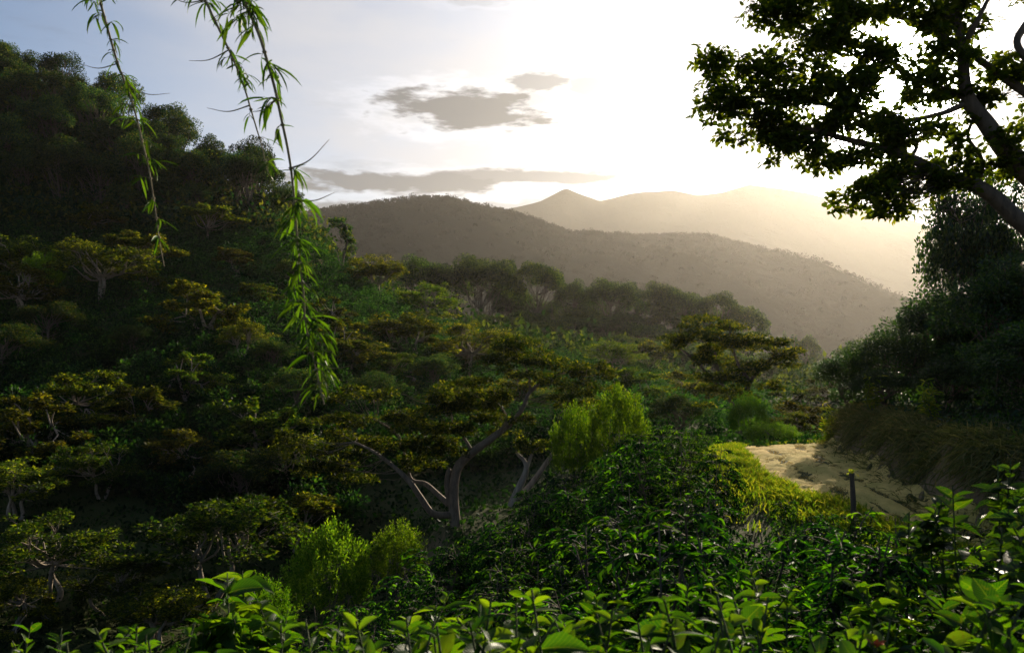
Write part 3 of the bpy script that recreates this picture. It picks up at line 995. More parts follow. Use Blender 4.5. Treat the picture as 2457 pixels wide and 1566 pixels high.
SECOND_LIMBS = [
    [(1225, 1215, 9), (1243, 1175, 9), (1262, 1130, 7), (1258, 1105, 5), (1243, 1090, 4), (1240, 1075, 2)],
    [(1262, 1130, 5), (1272, 1100, 4), (1280, 1080, 2)],
    [(1235, 1200, 8), (1273, 1162, 7, 1), (1313, 1107, 6, 1), (1349, 1059, 5, 1), (1385, 1010, 4, 1), (1420, 985, 3, 1)],
]
SECOND_PADS = [(1276, 1072, 40, 24), (1250, 1060, 26, 18), (1300, 1062, 30, 18), (1420, 985, 50, 24), (1380, 1000, 40, 20)]
drawn_tree('shade_tree', 'smaller tree with two pale slanting trunks right of the big central tree', 46, SECOND_LIMBS, SECOND_PADS, .2, 'umbrella', 'pale_bark', .7, 202,
           'shade trees of the plantation', twig_r=.025)
RIGHT_LIMBS = [
    [(1772, 1040, 8), (1779, 1000, 8), (1790, 955, 7), (1800, 915, 5), (1830, 880, 4), (1860, 850, 3)],
    [(1779, 1000, 6), (1745, 950, 5, 1), (1722, 890, 5, 1), (1715, 840, 4, 1), (1718, 790, 3, 1)],
    [(1745, 950, 4, 1), (1700, 900, 3, 1), (1650, 850, 2.5, 1), (1615, 828, 2, 1)],
    [(1800, 915, 4), (1770, 870, 3, -1), (1755, 820, 2, -1)],
]
RIGHT_PADS = [(1717, 779, 62, 18), (1750, 785, 50, 18), (1680, 795, 50, 18), (1619, 826, 40, 16), (1660, 822, 60, 20), (1735, 820, 90, 26), (1800, 815, 60, 22), (1856, 824, 55, 22),
              (1900, 842, 40, 14), (1880, 862, 60, 18), (1765, 865, 85, 32), (1830, 880, 60, 26), (1703, 857, 60, 26), (1790, 905, 60, 24), (1740, 910, 60, 28), (1700, 930, 40, 26),
              (1845, 920, 40, 18), (1770, 960, 50, 22)]
drawn_tree('shade_tree', 'dark golden umbrella tree beside the far end of the dirt path', 48, RIGHT_LIMBS, RIGHT_PADS, .2, 'umbrella', 'dark_bark', .62, 203,
           'shade trees of the plantation', twig_r=.03)
SKY_LIMBS = [[(818, 665, 3), (822, 630, 3), (828, 600, 2.5), (835, 570, 2), (830, 540, 1.5)], [(820, 650, 2), (812, 620, 1.8), (806, 600, 1.2)]]
SKY_PADS = [(812, 530, 26, 10), (825, 548, 22, 12), (800, 540, 18, 8), (838, 575, 20, 16), (842, 595, 14, 14), (804, 604, 14, 7), (828, 562, 18, 12)]
drawn_tree('skyline_tree', 'tall thin windswept tree alone on the skyline right of the bamboo', 140, SKY_LIMBS, SKY_PADS, .42, 'forest', 'dark_bark', 1.1, 204, twig_r=.05)

# ------------------------------------------------------------------ the tree that overhangs from the right, in front of the sun
OV_LIMBS = [
    [(2760, 900, 50, 1), (2640, 620, 42, .7), (2540, 480, 34, .4), (2457, 405, 27), (2403, 347, 22), (2363, 292, 19), (2330, 250, 17), (2315, 204, 14), (2308, 117, 12), (2293, 36, 9), (2282, -60, 6), (2270, -170, 4)],
    [(2640, 640, 30, .7), (2540, 590, 24, .3), (2457, 540, 20), (2367, 460, 17), (2275, 423, 14), (2184, 379, 11), (2111, 354, 9, 0), (2038, 336, 7, .1), (1929, 306, 5, .1), (1819, 281, 3.5, .1), (1728, 258, 2, .1)],
    [(2308, 120, 9), (2221, 66, 7, .3), (2129, 33, 5, .6), (2002, 5, 4, .8), (1890, 10, 2.5, 1), (1800, 20, 1.6, 1)],
    [(2311, 115, 8), (2330, 77, 7, -.2), (2352, 36, 5, -.3), (2390, -40, 4, -.4)],
    [(2322, 235, 9), (2250, 210, 7, .3), (2184, 182, 6, .5), (2120, 130, 4.5, .6), (2093, 108, 4, .7), (2049, 109, 3, .8), (1960, 140, 2.6, .6), (1860, 165, 2.2, .4), (1770, 160, 1.8, .2), (1710, 165, 1.2, .1)],
    [(2600, 330, 18, -.4), (2510, 255, 14, -.3), (2457, 219, 11, -.2), (2403, 182, 9, -.1), (2319, 122, 7)],
    [(2325, 245, 8), (2250, 275, 6, .1), (2140, 290, 5, .2), (2038, 264, 4, .3), (1892, 238, 3, .3), (1780, 232, 2, .2)],
    [(2348, 447, 5), (2356, 385, 5, .2), (2323, 330, 4, .2), (2334, 288, 4)],
    [(2500, 10, 10, -.5), (2462, 60, 9, -.5), (2440, 100, 8, -.5), (2462, 140, 8, -.5), (2520, 200, 9, -.5)],
    [(2184, 379, 6), (2200, 350, 4), (2185, 320, 3)],
]
OV_PADS = []
for (x0, x1, y0, y1, n, rx, ry) in ((1800, 1900, 5, 55, 9, 45, 18), (1880, 2060, 5, 105, 26, 50, 20), (2000, 2300, -5, 40, 18, 50, 16), (1770, 2400, -90, -10, 26, 60, 25),
                                    (1700, 1800, 120, 180, 8, 42, 18), (1690, 1780, 205, 275, 13, 42, 18), (1760, 2000, 145, 300, 50, 55, 20), (1720, 1900, 315, 355, 11, 42, 13),
                                    (1840, 1960, 330, 385, 8, 34, 11), (1980, 2110, 155, 310, 26, 48, 20), (2040, 2170, 100, 160, 11, 45, 14), (2140, 2310, 170, 240, 17, 45, 16),
                                    (2090, 2270, 270, 345, 22, 48, 18), (1940, 2090, 355, 410, 12, 45, 12), (2010, 2190, 440, 515, 20, 42, 13), (2090, 2310, 395, 460, 22, 45, 16),
                                    (2200, 2310, 105, 150, 8, 38, 12), (2200, 2400, 20, 75, 16, 42, 15), (2330, 2450, 125, 190, 10, 42, 15), (2330, 2400, 215, 290, 7, 34, 13),
                                    (2370, 2480, 330, 420, 12, 45, 20), (2270, 2350, 320, 400, 7, 34, 15), (2430, 2560, 240, 320, 6, 45, 20), (2420, 2600, -60, 30, 5, 50, 20)):
    r_ = np.random.default_rng(int(x0 * 7 + y0))
    for _ in range(n):
        OV_PADS.append((r_.uniform(x0, x1), r_.uniform(y0, y1), rx * r_.uniform(.6, 1.1), ry * r_.uniform(.6, 1.2)))
ob = P(2760, 900, 13)
ov_base = np.array([ob[0], ob[1], gz(ob[0], ob[1]) - .3])
OV_LIMBS[0] = [(2790, HY - (ov_base[2]) * FPX / 14, 60, 1)] + OV_LIMBS[0]
drawn_tree('overhanging_tree', 'large dark tree leaning in from the right with the sun behind its leaves', 13, OV_LIMBS, OV_PADS, .118, 'overhang', 'dark_bark', .056, 301,
           base=ov_base, gap=((2133 - CX) / FPX, (HY - 197) / FPX, 30 / FPX), twig_r=.005, plates=5, depth=1.2, hexa=True)

# ------------------------------------------------------------------ dense trees
EVERGREENS = [
    (2045, 850, 180, 33, 'lowest rounded glossy bush-like tree at the left end of the bank'),
    (2140, 800, 210, 30, 'second rounded glossy tree on the bank, right of the lowest one'),
    (2240, 705, 250, 31, 'glossy evergreen rising in the middle of the trees on the bank'),
    (2330, 420, 210, 30, 'tall narrow glossy tree behind the overhanging limb at the right edge'),
    (2400, 640, 290, 26, 'broad dark evergreen on the bank cut by the right edge'),
    (2300, 800, 220, 30, 'short dark evergreen in front of the tall narrow one on the bank'),
    (2470, 420, 240, 33, 'tall evergreen cut by the right edge behind the overhanging limbs'),
    (2120, 850, 200, 41, 'dark evergreen in the shadow behind the two lowest bank trees'),
    (2230, 800, 230, 42, 'dark evergreen filling the gap behind the middle of the bank trees'),
    (2330, 760, 240, 40, 'dark evergreen behind the short one on the bank'),
    (2440, 720, 260, 38, 'dark evergreen behind the broad one at the right edge'),
    (2110, 890, 150, 28, 'low dark bush at the foot of the bank evergreens, left of their trunks'),
    (2290, 865, 200, 25, 'low dark bush at the foot of the bank evergreens, right of their trunks'),
    (2420, 880, 220, 23, 'low dark bush on the bank at the right edge'),
    (2470, 780, 280, 20, 'dark leafy tree low at the right edge, directly above the bank'),
]
for k, (px, py, w, Y, lab) in enumerate(EVERGREENS):
    p = P(px, py, Y)
    b = gz(p[0], p[1])
    ww = w / FPX * Y
    plant('evergreen_tree', EVER[k % 3], (p[0], p[1], b), SR.uniform(0, 6.28), (ww / 5.9, ww / 5.9, (p[2] - b) / 6.7), lab, 'tree', 'evergreen trees on the bank')

# wooded hill
def poisson(xy, r, rng):
    keep = []
    grid = {}
    for q in xy:
        c = (int(q[0] // r), int(q[1] // r))
        if any(np.hypot(q[0] - k[0], q[1] - k[1]) < r for i in (-1, 0, 1) for j in (-1, 0, 1) for k in grid.get((c[0] + i, c[1] + j), ())):
            continue
        grid.setdefault(c, []).append(q)
        keep.append(q)
    return np.array(keep)


rng = np.random.default_rng(8)
cand = np.c_[rng.uniform(-215, -45, 6000), rng.uniform(156, 246, 6000)]
z = ground_z(cand[:, 0], cand[:, 1])
u = cand[:, 0] / cand[:, 1]
ok = (u > -.80) & (u < -.275 + .0) & (cand[:, 1] > 156 + 4 * np.sin(cand[:, 0] * .1)) & (cand[:, 1] < 236 - 60 * np.clip((u + .66) / .38, 0, 1) + 6)
hill = poisson(cand[ok], 6.3, rng)
az = hill[:, 0] / hill[:, 1]
crest = hill[:, 1] > 225 - 60 * np.clip((az + .66) / .38, 0, 1)
band = np.where(crest, 3, np.digitize(HY - ground_z(hill[:, 0], hill[:, 1]) / hill[:, 1] * FPX, [430, 500]))
rank = np.zeros(len(hill), int)
for v in range(4):
    k = np.where(band == v)[0]
    rank[k] = from_left(k, az[k])
BAND = ['high on the wooded hill, under its skyline', 'halfway up the wooded hill', 'along the foot of the wooded hill', 'on the skyline of the wooded hill']
for k, (x, y) in enumerate(hill):
    s = rng.uniform(.55, 1.2)
    plant('forest_tree', FOR[k % 4], (x, y, gz(x, y) - .3), rng.uniform(0, 6.28), (s, s, s * rng.uniform(.8, 1.15)),
          f'dense forest tree {BAND[band[k]]}, {nth(rank[k])} from the left', 'tree', f'forest trees {BAND[band[k]]}')

# tall row on the next spur
ROW = [(995, 604, 150, 236), (1060, 640, 100, 252), (1135, 604, 170, 240), (1195, 664, 100, 254), (1262, 626, 130, 238), (1215, 690, 100, 260), (1345, 662, 95, 246), (1395, 700, 90, 262),
       (1440, 658, 125, 246), (1490, 698, 90, 262), (1542, 672, 105, 250), (1600, 682, 110, 246), (1640, 706, 90, 262), (1690, 694, 115, 250), (1735, 716, 90, 258), (1770, 730, 85, 262),
       (1300, 712, 100, 266), (1370, 724, 110, 236), (1470, 732, 110, 232), (1560, 738, 110, 234), (1650, 744, 110, 238), (1240, 730, 110, 230)]
ROW2 = [(1150, 745, 120, 222), (1290, 755, 120, 218), (1345, 742, 110, 226), (1420, 752, 120, 216), (1510, 760, 120, 220), (1600, 765, 120, 218), (1680, 762, 120, 224), (1740, 775, 100, 230),
        (1380, 785, 110, 200), (1470, 790, 110, 198), (1560, 800, 110, 196), (1290, 800, 110, 195), (1210, 790, 110, 200), (1650, 810, 110, 196), (1730, 822, 110, 200), (1800, 835, 110, 210)]
r2 = from_left(ROW2, np.array([q[0] for q in ROW2]))
for i, (px, py, w, Y) in enumerate(ROW2):
    p = P(px * K, py * K, Y)
    b = gz(p[0], p[1])
    ww = w * K / FPX * Y
    plant('understory_tree', SPUR[(i + 1) % 3], (p[0], p[1], b), SR.uniform(0, 6.28), (ww / 10.4, ww / 10.4, max(p[2] - b, 4) / 13.4),
          f'shorter dark tree in front of the tall hazy row, {nth(r2[i])} from the left', 'tree', 'shorter trees under the tall row')
order = sorted(range(len(ROW)), key=lambda i: ROW[i][0])
NTH = ['leftmost', 'second', 'third', 'fourth', 'fifth', 'sixth', 'seventh', 'eighth', 'ninth', 'tenth', 'eleventh', 'twelfth', 'thirteenth', 'fourteenth', 'fifteenth', 'sixteenth',
       'seventeenth', 'eighteenth', 'nineteenth', 'twentieth', 'twenty-first', 'rightmost']
for i, (px, py, w, Y) in enumerate(ROW):
    p = P(px * K, py * K, Y)
    b = gz(p[0], p[1])
    ww = w * K / FPX * Y
    nth_ = NTH[order.index(i)]
    lab = f'{nth_} tree{"" if nth_ in ("leftmost", "rightmost") else " from the left"} in the tall hazy row on the far spur'
    plant('tall_tree', SPUR[i % 3], (p[0], p[1], b), SR.uniform(0, 6.28), (ww / 10.4, ww / 10.4, max(p[2] - b, 6) / 13.4), lab, 'tree', 'tall trees in a row on the far spur')

# hazy trees down the valley
CONS = [(1845, 775, 26, 330, 0), (1868, 784, 44, 330, 1), (1880, 842, 22, 300, 0), (1935, 818, 14, 340, 0), (1928, 828, 10, 342, 1), (1918, 838, 20, 338, 1), (1895, 822, 24, 336, 0), (1975, 812, 40, 350, 1)]
CLAB = ['tallest wispy conifer left of the pale valley group', 'broad conifer beside the tallest wispy one in the valley', 'stout dark cypress right under the pale valley palms', 'slim pointed cypress in the pale valley',
        'thinnest cypress in the pale valley, left of the pointed one', 'short cypress at the left of the pointed one in the valley', 'rounded cypress left of the slim ones in the valley', 'wide conifer at the right of the pale valley group']
for k, (px, py, w, Y, v) in enumerate(CONS):
    p = P(px * K, py * K, Y)
    b = gz(p[0], p[1])
    ww = w * K / FPX * Y
    plant('conifer', CON[v], (p[0], p[1], b), SR.uniform(0, 6.28), (ww / 3, ww / 3, (p[2] - b) / 11.8), CLAB[k], 'tree', 'conifers down the valley')
VAL = [(1898, 790, 60, 335, 'feathery tall tree in the pale valley'), (2005, 815, 60, 350, 'rounded pale tree at the right of the conifers in the valley'), (1990, 850, 70, 300, 'pale round tree before the bank trees in the valley'),
       (1890, 868, 60, 260, 'pale bushy tree left of the stream'), (1945, 868, 55, 250, 'pale bushy tree above the stream'), (1985, 880, 60, 220, 'grey-green tree right of the stream'),
       (1850, 868, 70, 200, 'yellow-green hazy tree left of the stream, behind the golden one'), (1970, 915, 70, 170, 'low green tree just below the stream'), (2020, 850, 60, 290, 'pale tree touching the lowest bank tree'),
       (1830, 840, 60, 290, 'hazy tree behind the right tip of the umbrella tree')]
for k, (px, py, w, Y, lab) in enumerate(VAL):
    p = P(px * K, py * K, Y)
    b = gz(p[0], p[1])
    ww = w * K / FPX * Y
    plant('valley_tree', SPUR[k % 3], (p[0], p[1], b), SR.uniform(0, 6.28), (ww / 10, ww / 10, max(p[2] - b, 3) / 13.4), lab, 'tree', 'hazy trees down the valley')

# ------------------------------------------------------------------ bright rounded shrubs
DOMES = [(1480, 942, 138, 30, 'bright yellow-green rounded shrub, tallest, above the dark coffee slope'), (1380, 985, 110, 33, 'darker green rounded shrub left of the tallest bright one'),
         (795, 1272, 190, 30, 'wide bright dome-shaped shrub at the bottom of the ravine'), (955, 1265, 120, 30, 'smaller bright dome-shaped shrub right of the wide one'),
         (100, 612, 78, 108, 'small bright bush among the shade trees at far left'), (1795, 952, 90, 40, 'soft yellow-green shrub under the right-hand umbrella tree'),
         (1850, 1015, 120, 37, 'low green shrub at the far end of the dirt path'), (630, 1395, 130, 18, 'low golden shrub behind the sapling')]
for k, (px, py, w, Y, lab) in enumerate(DOMES):
    p = P(px, py, Y)
    b = gz(p[0], p[1])
    ww = w / FPX * Y
    h = max(p[2] - b, .8)
    t = plant('rounded_shrub', DOME[k % 2], (p[0], p[1], b), SR.uniform(0, 6.28), (ww / 1.95, ww / 1.95, ww / 1.95), lab, 'shrub', 'bright rounded shrubs', ('stem', 'foliage'))
    s = ww / 1.95
    fh = min(h, ww * (1.8 if k < 2 else 1.25))
    for ch in t.children:
        if ch.name.startswith('stem'):
            ch.scale = (1, 1, (h - .25 * fh) / s / 1.3)
        else:
            ch.scale = (1, 1, fh / s / 2.0)
            ch.location = (0, 0, (h - fh) / s)

# ------------------------------------------------------------------ coffee shrubs
rng = np.random.default_rng(31)
cand = np.c_[rng.uniform(-9, 11.5, 5000), rng.uniform(7, 31, 5000)]
x, y = cand.T
lo = np.interp(y, [13, 17, 21, 25, 30, 33], [8.6, 8.2, 7.5, 7.5, 8.3, 9.1])
u = x / y
ok = (x < lo - .9) & (u > -.5) & (u < .62) & ~((np.abs(x - 3.95) < 1.6) & (np.abs(y - 30) < 1.6))
ok &= (x > -6.5) & ~((u < -.10) & (y > 24))
near = poisson(cand[ok], 1.5, rng)
near = near[np.argsort(near[:, 1])]
rowno = np.minimum(((near[:, 1] - 7) / 2.2).astype(int), 10)
rank = np.zeros(len(near), int)
for v in range(11):
    k = np.where(rowno == v)[0]
    if len(k): rank[k] = from_left(k, near[k, 0] / near[k, 1])
for k, (x, y) in enumerate(near):
    s = rng.uniform(.75, 1.42)
    if x / y < -.12: s *= .85
    px = CX + x / y * FPX
    if 1740 < px < 2180:                                  # the path shows above these
        s = min(s, ((HY - np.interp(px, [1740, 1850, 2000, 2180], [1150, 1190, 1225, 1225])) / FPX * y - gz(x, y)) / 2.1)
        if s < .35: continue
    elif px > 600:
        lim = np.interp(px, [600, 900, 1100, 1300, 1420, 1600, 1740], [1420, 1345, 1265, 1140, 1085, 985, 1060]) + (1 - np.clip((y - 7) / 15, 0, 1)) * 240
        s = max(min(s, ((HY - lim) / FPX * y - gz(x, y)) / 2.1), .5)
    plant('coffee_shrub', COF[k % 5], (x, y, gz(x, y) - .05), rng.uniform(0, 6.28), (s * .95, s * .95, s * rng.uniform(.9, 1.15)),
          f'dark coffee shrub on the near slope, {nth(rowno[k] + 1)} row away, {nth(rank[k])} from the left', 'shrub', 'coffee shrubs on the near slope', ('stem', 'foliage'))
n_near = len(near)

# rows that follow the terraces of the far slope
rng = np.random.default_rng(32)
rows = []
for yy in np.arange(58, 158, 3.0):
    xs = np.arange(-105, 40, 1.5)
    xs = xs + rng.normal(size=len(xs)) * .25
    ys = yy + 2.6 * np.sin(xs * .05 + yy * .08) + rng.normal(size=len(xs)) * .22
    rows.append(np.c_[xs, ys])
rows = np.vstack(rows)
u = rows[:, 0] / rows[:, 1]
ok = (u > -.68) & (u < .33) & (rows[:, 1] < 150 - 0 * u) & ~((u > -.2) & (rows[:, 1] < 66)) & (rng.random(len(rows)) > .08)
rows = rows[ok]
zr = ground_z(rows[:, 0], rows[:, 1])
py = HY - zr / rows[:, 1] * FPX
key = rows[:, 1] + (u[ok] > .05) * 60 + rng.uniform(0, 40, len(rows))
idx = np.argsort(key)
n_single = 300 - n_near if n_near < 240 else 80
for k in idx[:n_single]:
    s = rng.uniform(1.1, 1.7)
    t = obj('hill_coffee_shrub', FARC[k % 4])
    t.location = (rows[k, 0], rows[k, 1], zr[k] - .1)
    t.rotation_euler = (0, 0, rng.uniform(0, 6.28))
    t.scale = (s, s, s)
    tag(t, 'small coffee shrub standing in the terrace rows of the far slope', 'shrub', 'coffee shrubs on the far terraces')
geo = Geo()
for k in idx[n_single:]:
    far_coffee_mesh(geo, np.array([rows[k, 0], rows[k, 1], zr[k] - .1]), rng.uniform(1.4, 2.3), rng, 170, .36)
tag(obj('coffee_rows', geo.mesh('coffee_rows', M['coffee_far'])), 'dark green coffee rows covering the terraces of the far slope', 'coffee plants', kind='stuff')

# undergrowth on every slope that is not path
def scatter_cover(name, label, n, ubox, ybox, leaf, mat, seed, clump=6, hgt=.5, test=None):
    rng = np.random.default_rng(seed)
    y = np.exp(rng.uniform(math.log(ybox[0]), math.log(ybox[1]), n))
    x = rng.uniform(*ubox, n) * y
    if test is not None:
        k = test(x, y); x, y = x[k], y[k]
    z = ground_z(x, y)
    c = np.stack([x, y, z], -1)
    sc = np.clip(y / 60, .35, 3.2)[:, None]
    geo = Geo()
    q = np.repeat(c, clump, 0) + rng.normal(size=(len(c) * clump, 3)) * np.repeat(sc, clump, 0) * [.45, .45, .0] + np.abs(rng.normal(size=(len(c) * clump, 1))) * [0, 0, 1] * hgt * np.repeat(sc, clump, 0)
    d = rng.normal(size=q.shape) + [0, 0, .35]
    L = leaf * np.repeat(sc[:, 0], clump) * rng.uniform(.6, 1.4, len(q))
    leaf_quads(geo, q, d, L, L * .5, rng, .45)
    tag(obj(name, geo.mesh(name, M[mat])), label, 'undergrowth', kind='stuff')


scatter_cover('hill_undergrowth', 'creepers and undergrowth between the trees of the wooded hill', 11000, (-.80, -.24), (148, 240), .42, 'forest', 51, 7, .9)
scatter_cover('slope_undergrowth', 'weeds and undergrowth between the plantation rows', 12000, (-.75, .45), (32, 160), .4, 'coffee_far', 52, 5, .2)
scatter_cover('valley_undergrowth', 'hazy undergrowth on the valley floor and far spur', 12000, (-.25, .62), (150, 620), .5, 'spur', 53, 6, .8)


def on_slope(x, y):
    lo = np.interp(y, [13, 17, 21, 25, 30, 33], [8.6, 8.2, 7.5, 7.5, 8.3, 9.1])
    return ((x < lo - .6) | (y > 36)) & (y > 5)


scatter_cover('near_undergrowth', 'low weeds under the near coffee shrubs', 9000, (-.75, .62), (5, 60), .28, 'coffee_far', 54, 5, .3, on_slope)


def right_of_bank(x, y): return (x > bank_edge(y) + 1.2) & (y > 12)


scatter_cover('bank_undergrowth', 'dark leafy undergrowth on top of the bank below the evergreens', 5000, (.36, .95), (12, 60), .34, 'evergreen', 55, 6, .5, right_of_bank)


# grass: verge of the path and the dry face of the bank
def grass(name, label, pts, h, mat, seed, droop=0.0, blades=7, w=.018, spread=.09):
    rng = np.random.default_rng(seed)
    z = ground_z(pts[:, 0], pts[:, 1])
    c = np.repeat(np.c_[pts, z], blades, 0)
    c = c + rng.normal(size=c.shape) * [spread, spread, 0]
    n = len(c)
    d = unit(rng.normal(size=(n, 3)) * [.35, .35, .1] + [0, 0, 1])
    if droop: d = unit(d * [1, 1, .4] + np.array([-.8, -.25, -.25 if droop < 1 else -.9]) * droop)
    L = h * rng.uniform(.5, 1.25, n)[:, None]
    s = unit(np.cross(d, rng.normal(size=(n, 3)))) * w
    bend = rng.normal(size=(n, 3)) * [.25, .25, 0] * L + [0, 0, -.18] * L
    m = c + d * L * .55
    V = np.stack([c - s, c + s, m + s * .8, m - s * .8, c + d * L + bend], 1).reshape(-1, 3)
    i = np.arange(n)[:, None] * 5
    geo = Geo()
    geo.add(V, i + [0, 1, 2, 3])
    geo.F[3].append(i + [3, 2, 4])
    tag(obj(name, geo.mesh(name, M[mat])), label, 'grass', kind='stuff')


rng = np.random.default_rng(61)
y = rng.uniform(12, 35.5, 3400)
lo = np.interp(y, [13, 17, 21, 25, 30, 33, 35.5], [8.6, 8.2, 7.5, 7.5, 8.3, 9.1, 10.2])
side = lo - np.abs(rng.normal(size=len(y))) * .7 + .3
ok = wob(side * 3, y, 1.9, 4) + rng.normal(size=len(y)) * .3 > -.15
side, y = side[ok], y[ok]
grass('verge_grass', 'sunlit yellow-green grass along the edge of the dirt path', np.c_[side, y], .30, 'grass', 62)
y = rng.uniform(33.5, 37, 900)
grass('path_end_grass', 'short yellow grass where the dirt path ends', np.c_[rng.uniform(8.5, 13, 900), y], .25, 'grass', 63)
y = rng.uniform(11, 34, 2600)
e = bank_edge(y) + np.where(rng.random(len(y)) < .22, 0, .9)
grass('bank_grass', 'dry drooping grass on the face and top of the earth bank', np.c_[e + rng.uniform(-.4, 1.0, len(y)), y], .34, 'bank_grass', 64, .55, 6, .012, .2)
y = rng.uniform(11, 34, 2200)
hang = np.c_[bank_edge(y) + .75 + rng.normal(size=len(y)) * .18, y]
hang = hang[wob(hang[:, 0], hang[:, 1], 1.4, 3) + rng.normal(size=len(hang)) * .35 > -.1]
grass('hanging_grass', 'long dry grass and roots hanging down the cut face of the bank', hang, .75, 'bank_grass', 67, 1.6, 6, .012, .1)
y = rng.uniform(13, 34, 2600)
lo = np.interp(y, [13, 17, 21, 25, 30, 33, 35.5], [8.6, 8.2, 7.5, 7.5, 8.3, 9.1, 10.2])
grass('path_grass', 'sparse short straw on the dirt path', np.c_[lo + rng.random(len(y)) * (bank_edge(y) - lo), y], .05, 'straw', 65, 0, 6, .012, .12)


# reed-like plants on the corner of the bank
def bank_reed(px, py, Y, h, label, seed):
    rng = np.random.default_rng(seed)
    p = P(px, py, Y)
    root = np.array([p[0], p[1], gz(p[0], p[1])])
    S, L = Geo(), Geo()
    for k in range(7):
        a = rng.uniform(0, 6.28)
        tip = np.array([math.cos(a) * .25, math.sin(a) * .25, h * rng.uniform(.6, 1.1)])
        st = limb(S, rng.normal(size=3) * [.08, .08, 0], tip, .014, .004, rng, 0, sides=4)
        n = 26
        i = rng.integers(2, len(st), n)
        d = rng.normal(size=(n, 3)) * [.8, .8, .35] + [0, 0, .35]
        leaf_hex(L, st[i], d, np.array([0, 0, 1.]) + rng.normal(size=(n, 3)) * .3, .22 * rng.uniform(.6, 1.3, n), .05, .2, .35)
    t = empty('bank_plant', root)
    tag(t, label, 'plant', 'plants on the bank')
    obj('stem', S.mesh('reed_stem', M['shoot'], True), t)
    obj('foliage', L.mesh('reed_foliage', M['grass']), t)


bank_reed(1990, 985, 31, 1.5, 'sunlit yellow plant at the corner of the bank where the path ends', 1)
bank_reed(2095, 975, 27, 1.3, 'yellow-green spiky plant hanging over the bank, nearest the path', 2)
bank_reed(2230, 960, 23, 1.2, 'dim green spiky plant on the bank edge under the evergreens', 3)
bank_reed(1990, 1040, 31, .8, 'low golden plant at the foot of the bank corner', 4)


# wooden post with a leafy tip
def build_post():
    rng = np.random.default_rng(9)
    p = P(2049, 1215, 17.5)
    root = np.array([p[0], p[1], min(p[2], gz(p[0], p[1])) - .1])
    top = P(2044, 1135, 17.5)[2] - root[2]
    g = Geo()
    z = np.linspace(0, top, 12)
    g.tube(np.c_[np.sin(z * 3) * .012 - z * .03, np.cos(z * 2) * .01, z], .062 + rng.normal(size=12) * .004 - .006 * z, 9)
    g.add(np.array([[-.06, -.03, top], [0, -.06, top + .02], [.05, 0, top + .05], [0, .05, top + .01]]) + [-top * .03, 0, -.01], [[0, 1, 2, 3]])
    t = empty('wooden_post', root)
    tag(t, 'weathered wooden post standing in the grass beside the dirt path', 'post')
    obj('pole', g.mesh('pole', M['post'], True), t)
    L = Geo()
    n = 26
    leaf_hex(L, np.array([-top * .03, 0, top]) + rng.normal(size=(n, 3)) * [.04, .04, .03], rng.normal(size=(n, 3)) + [0, 0, .8], np.array([0, 0, 1.]) + rng.normal(size=(n, 3)) * .3, .09, .04)
    obj('creeper_tip', L.mesh('creeper_tip', M['grass']), t)


build_post()

# ------------------------------------------------------------------ hanging bamboo
def bamboo_leaf_mesh(k):
    rng = np.random.default_rng(400 + k)
    n = 6
    t = np.linspace(0, 1, n)
    w = .5 * np.sin(np.pi * np.clip(t * .96 + .04, 0, 1)) ** .8 * .105
    zz = -.22 * t ** 2 * (1 + k * .4)
    c = np.c_[t, .04 * np.sin(t * 3) * (k - 1), zz]
    V = np.vstack([c + np.c_[0 * t, w, .03 * np.ones(n) * (w > .01)], c, c - np.c_[0 * t, w, -.03 * np.ones(n) * (w > .01)]])
    i = np.arange(n - 1)[:, None]
    F = np.vstack([i + [0, n, n + 1, 1], i + [n, 2 * n, 2 * n + 1, n + 1]])
    return mesh_np('bamboo_leaf', V, F, M['bamboo'], True)


BLEAF = [bamboo_leaf_mesh(k) for k in range(3)]


def orient(d, nr):
    x = Vector(d).normalized()
    z = Vector(nr)
    y = z.cross(x).normalized()
    z = x.cross(y)
    return Matrix((x, y, z)).transposed().to_4x4()


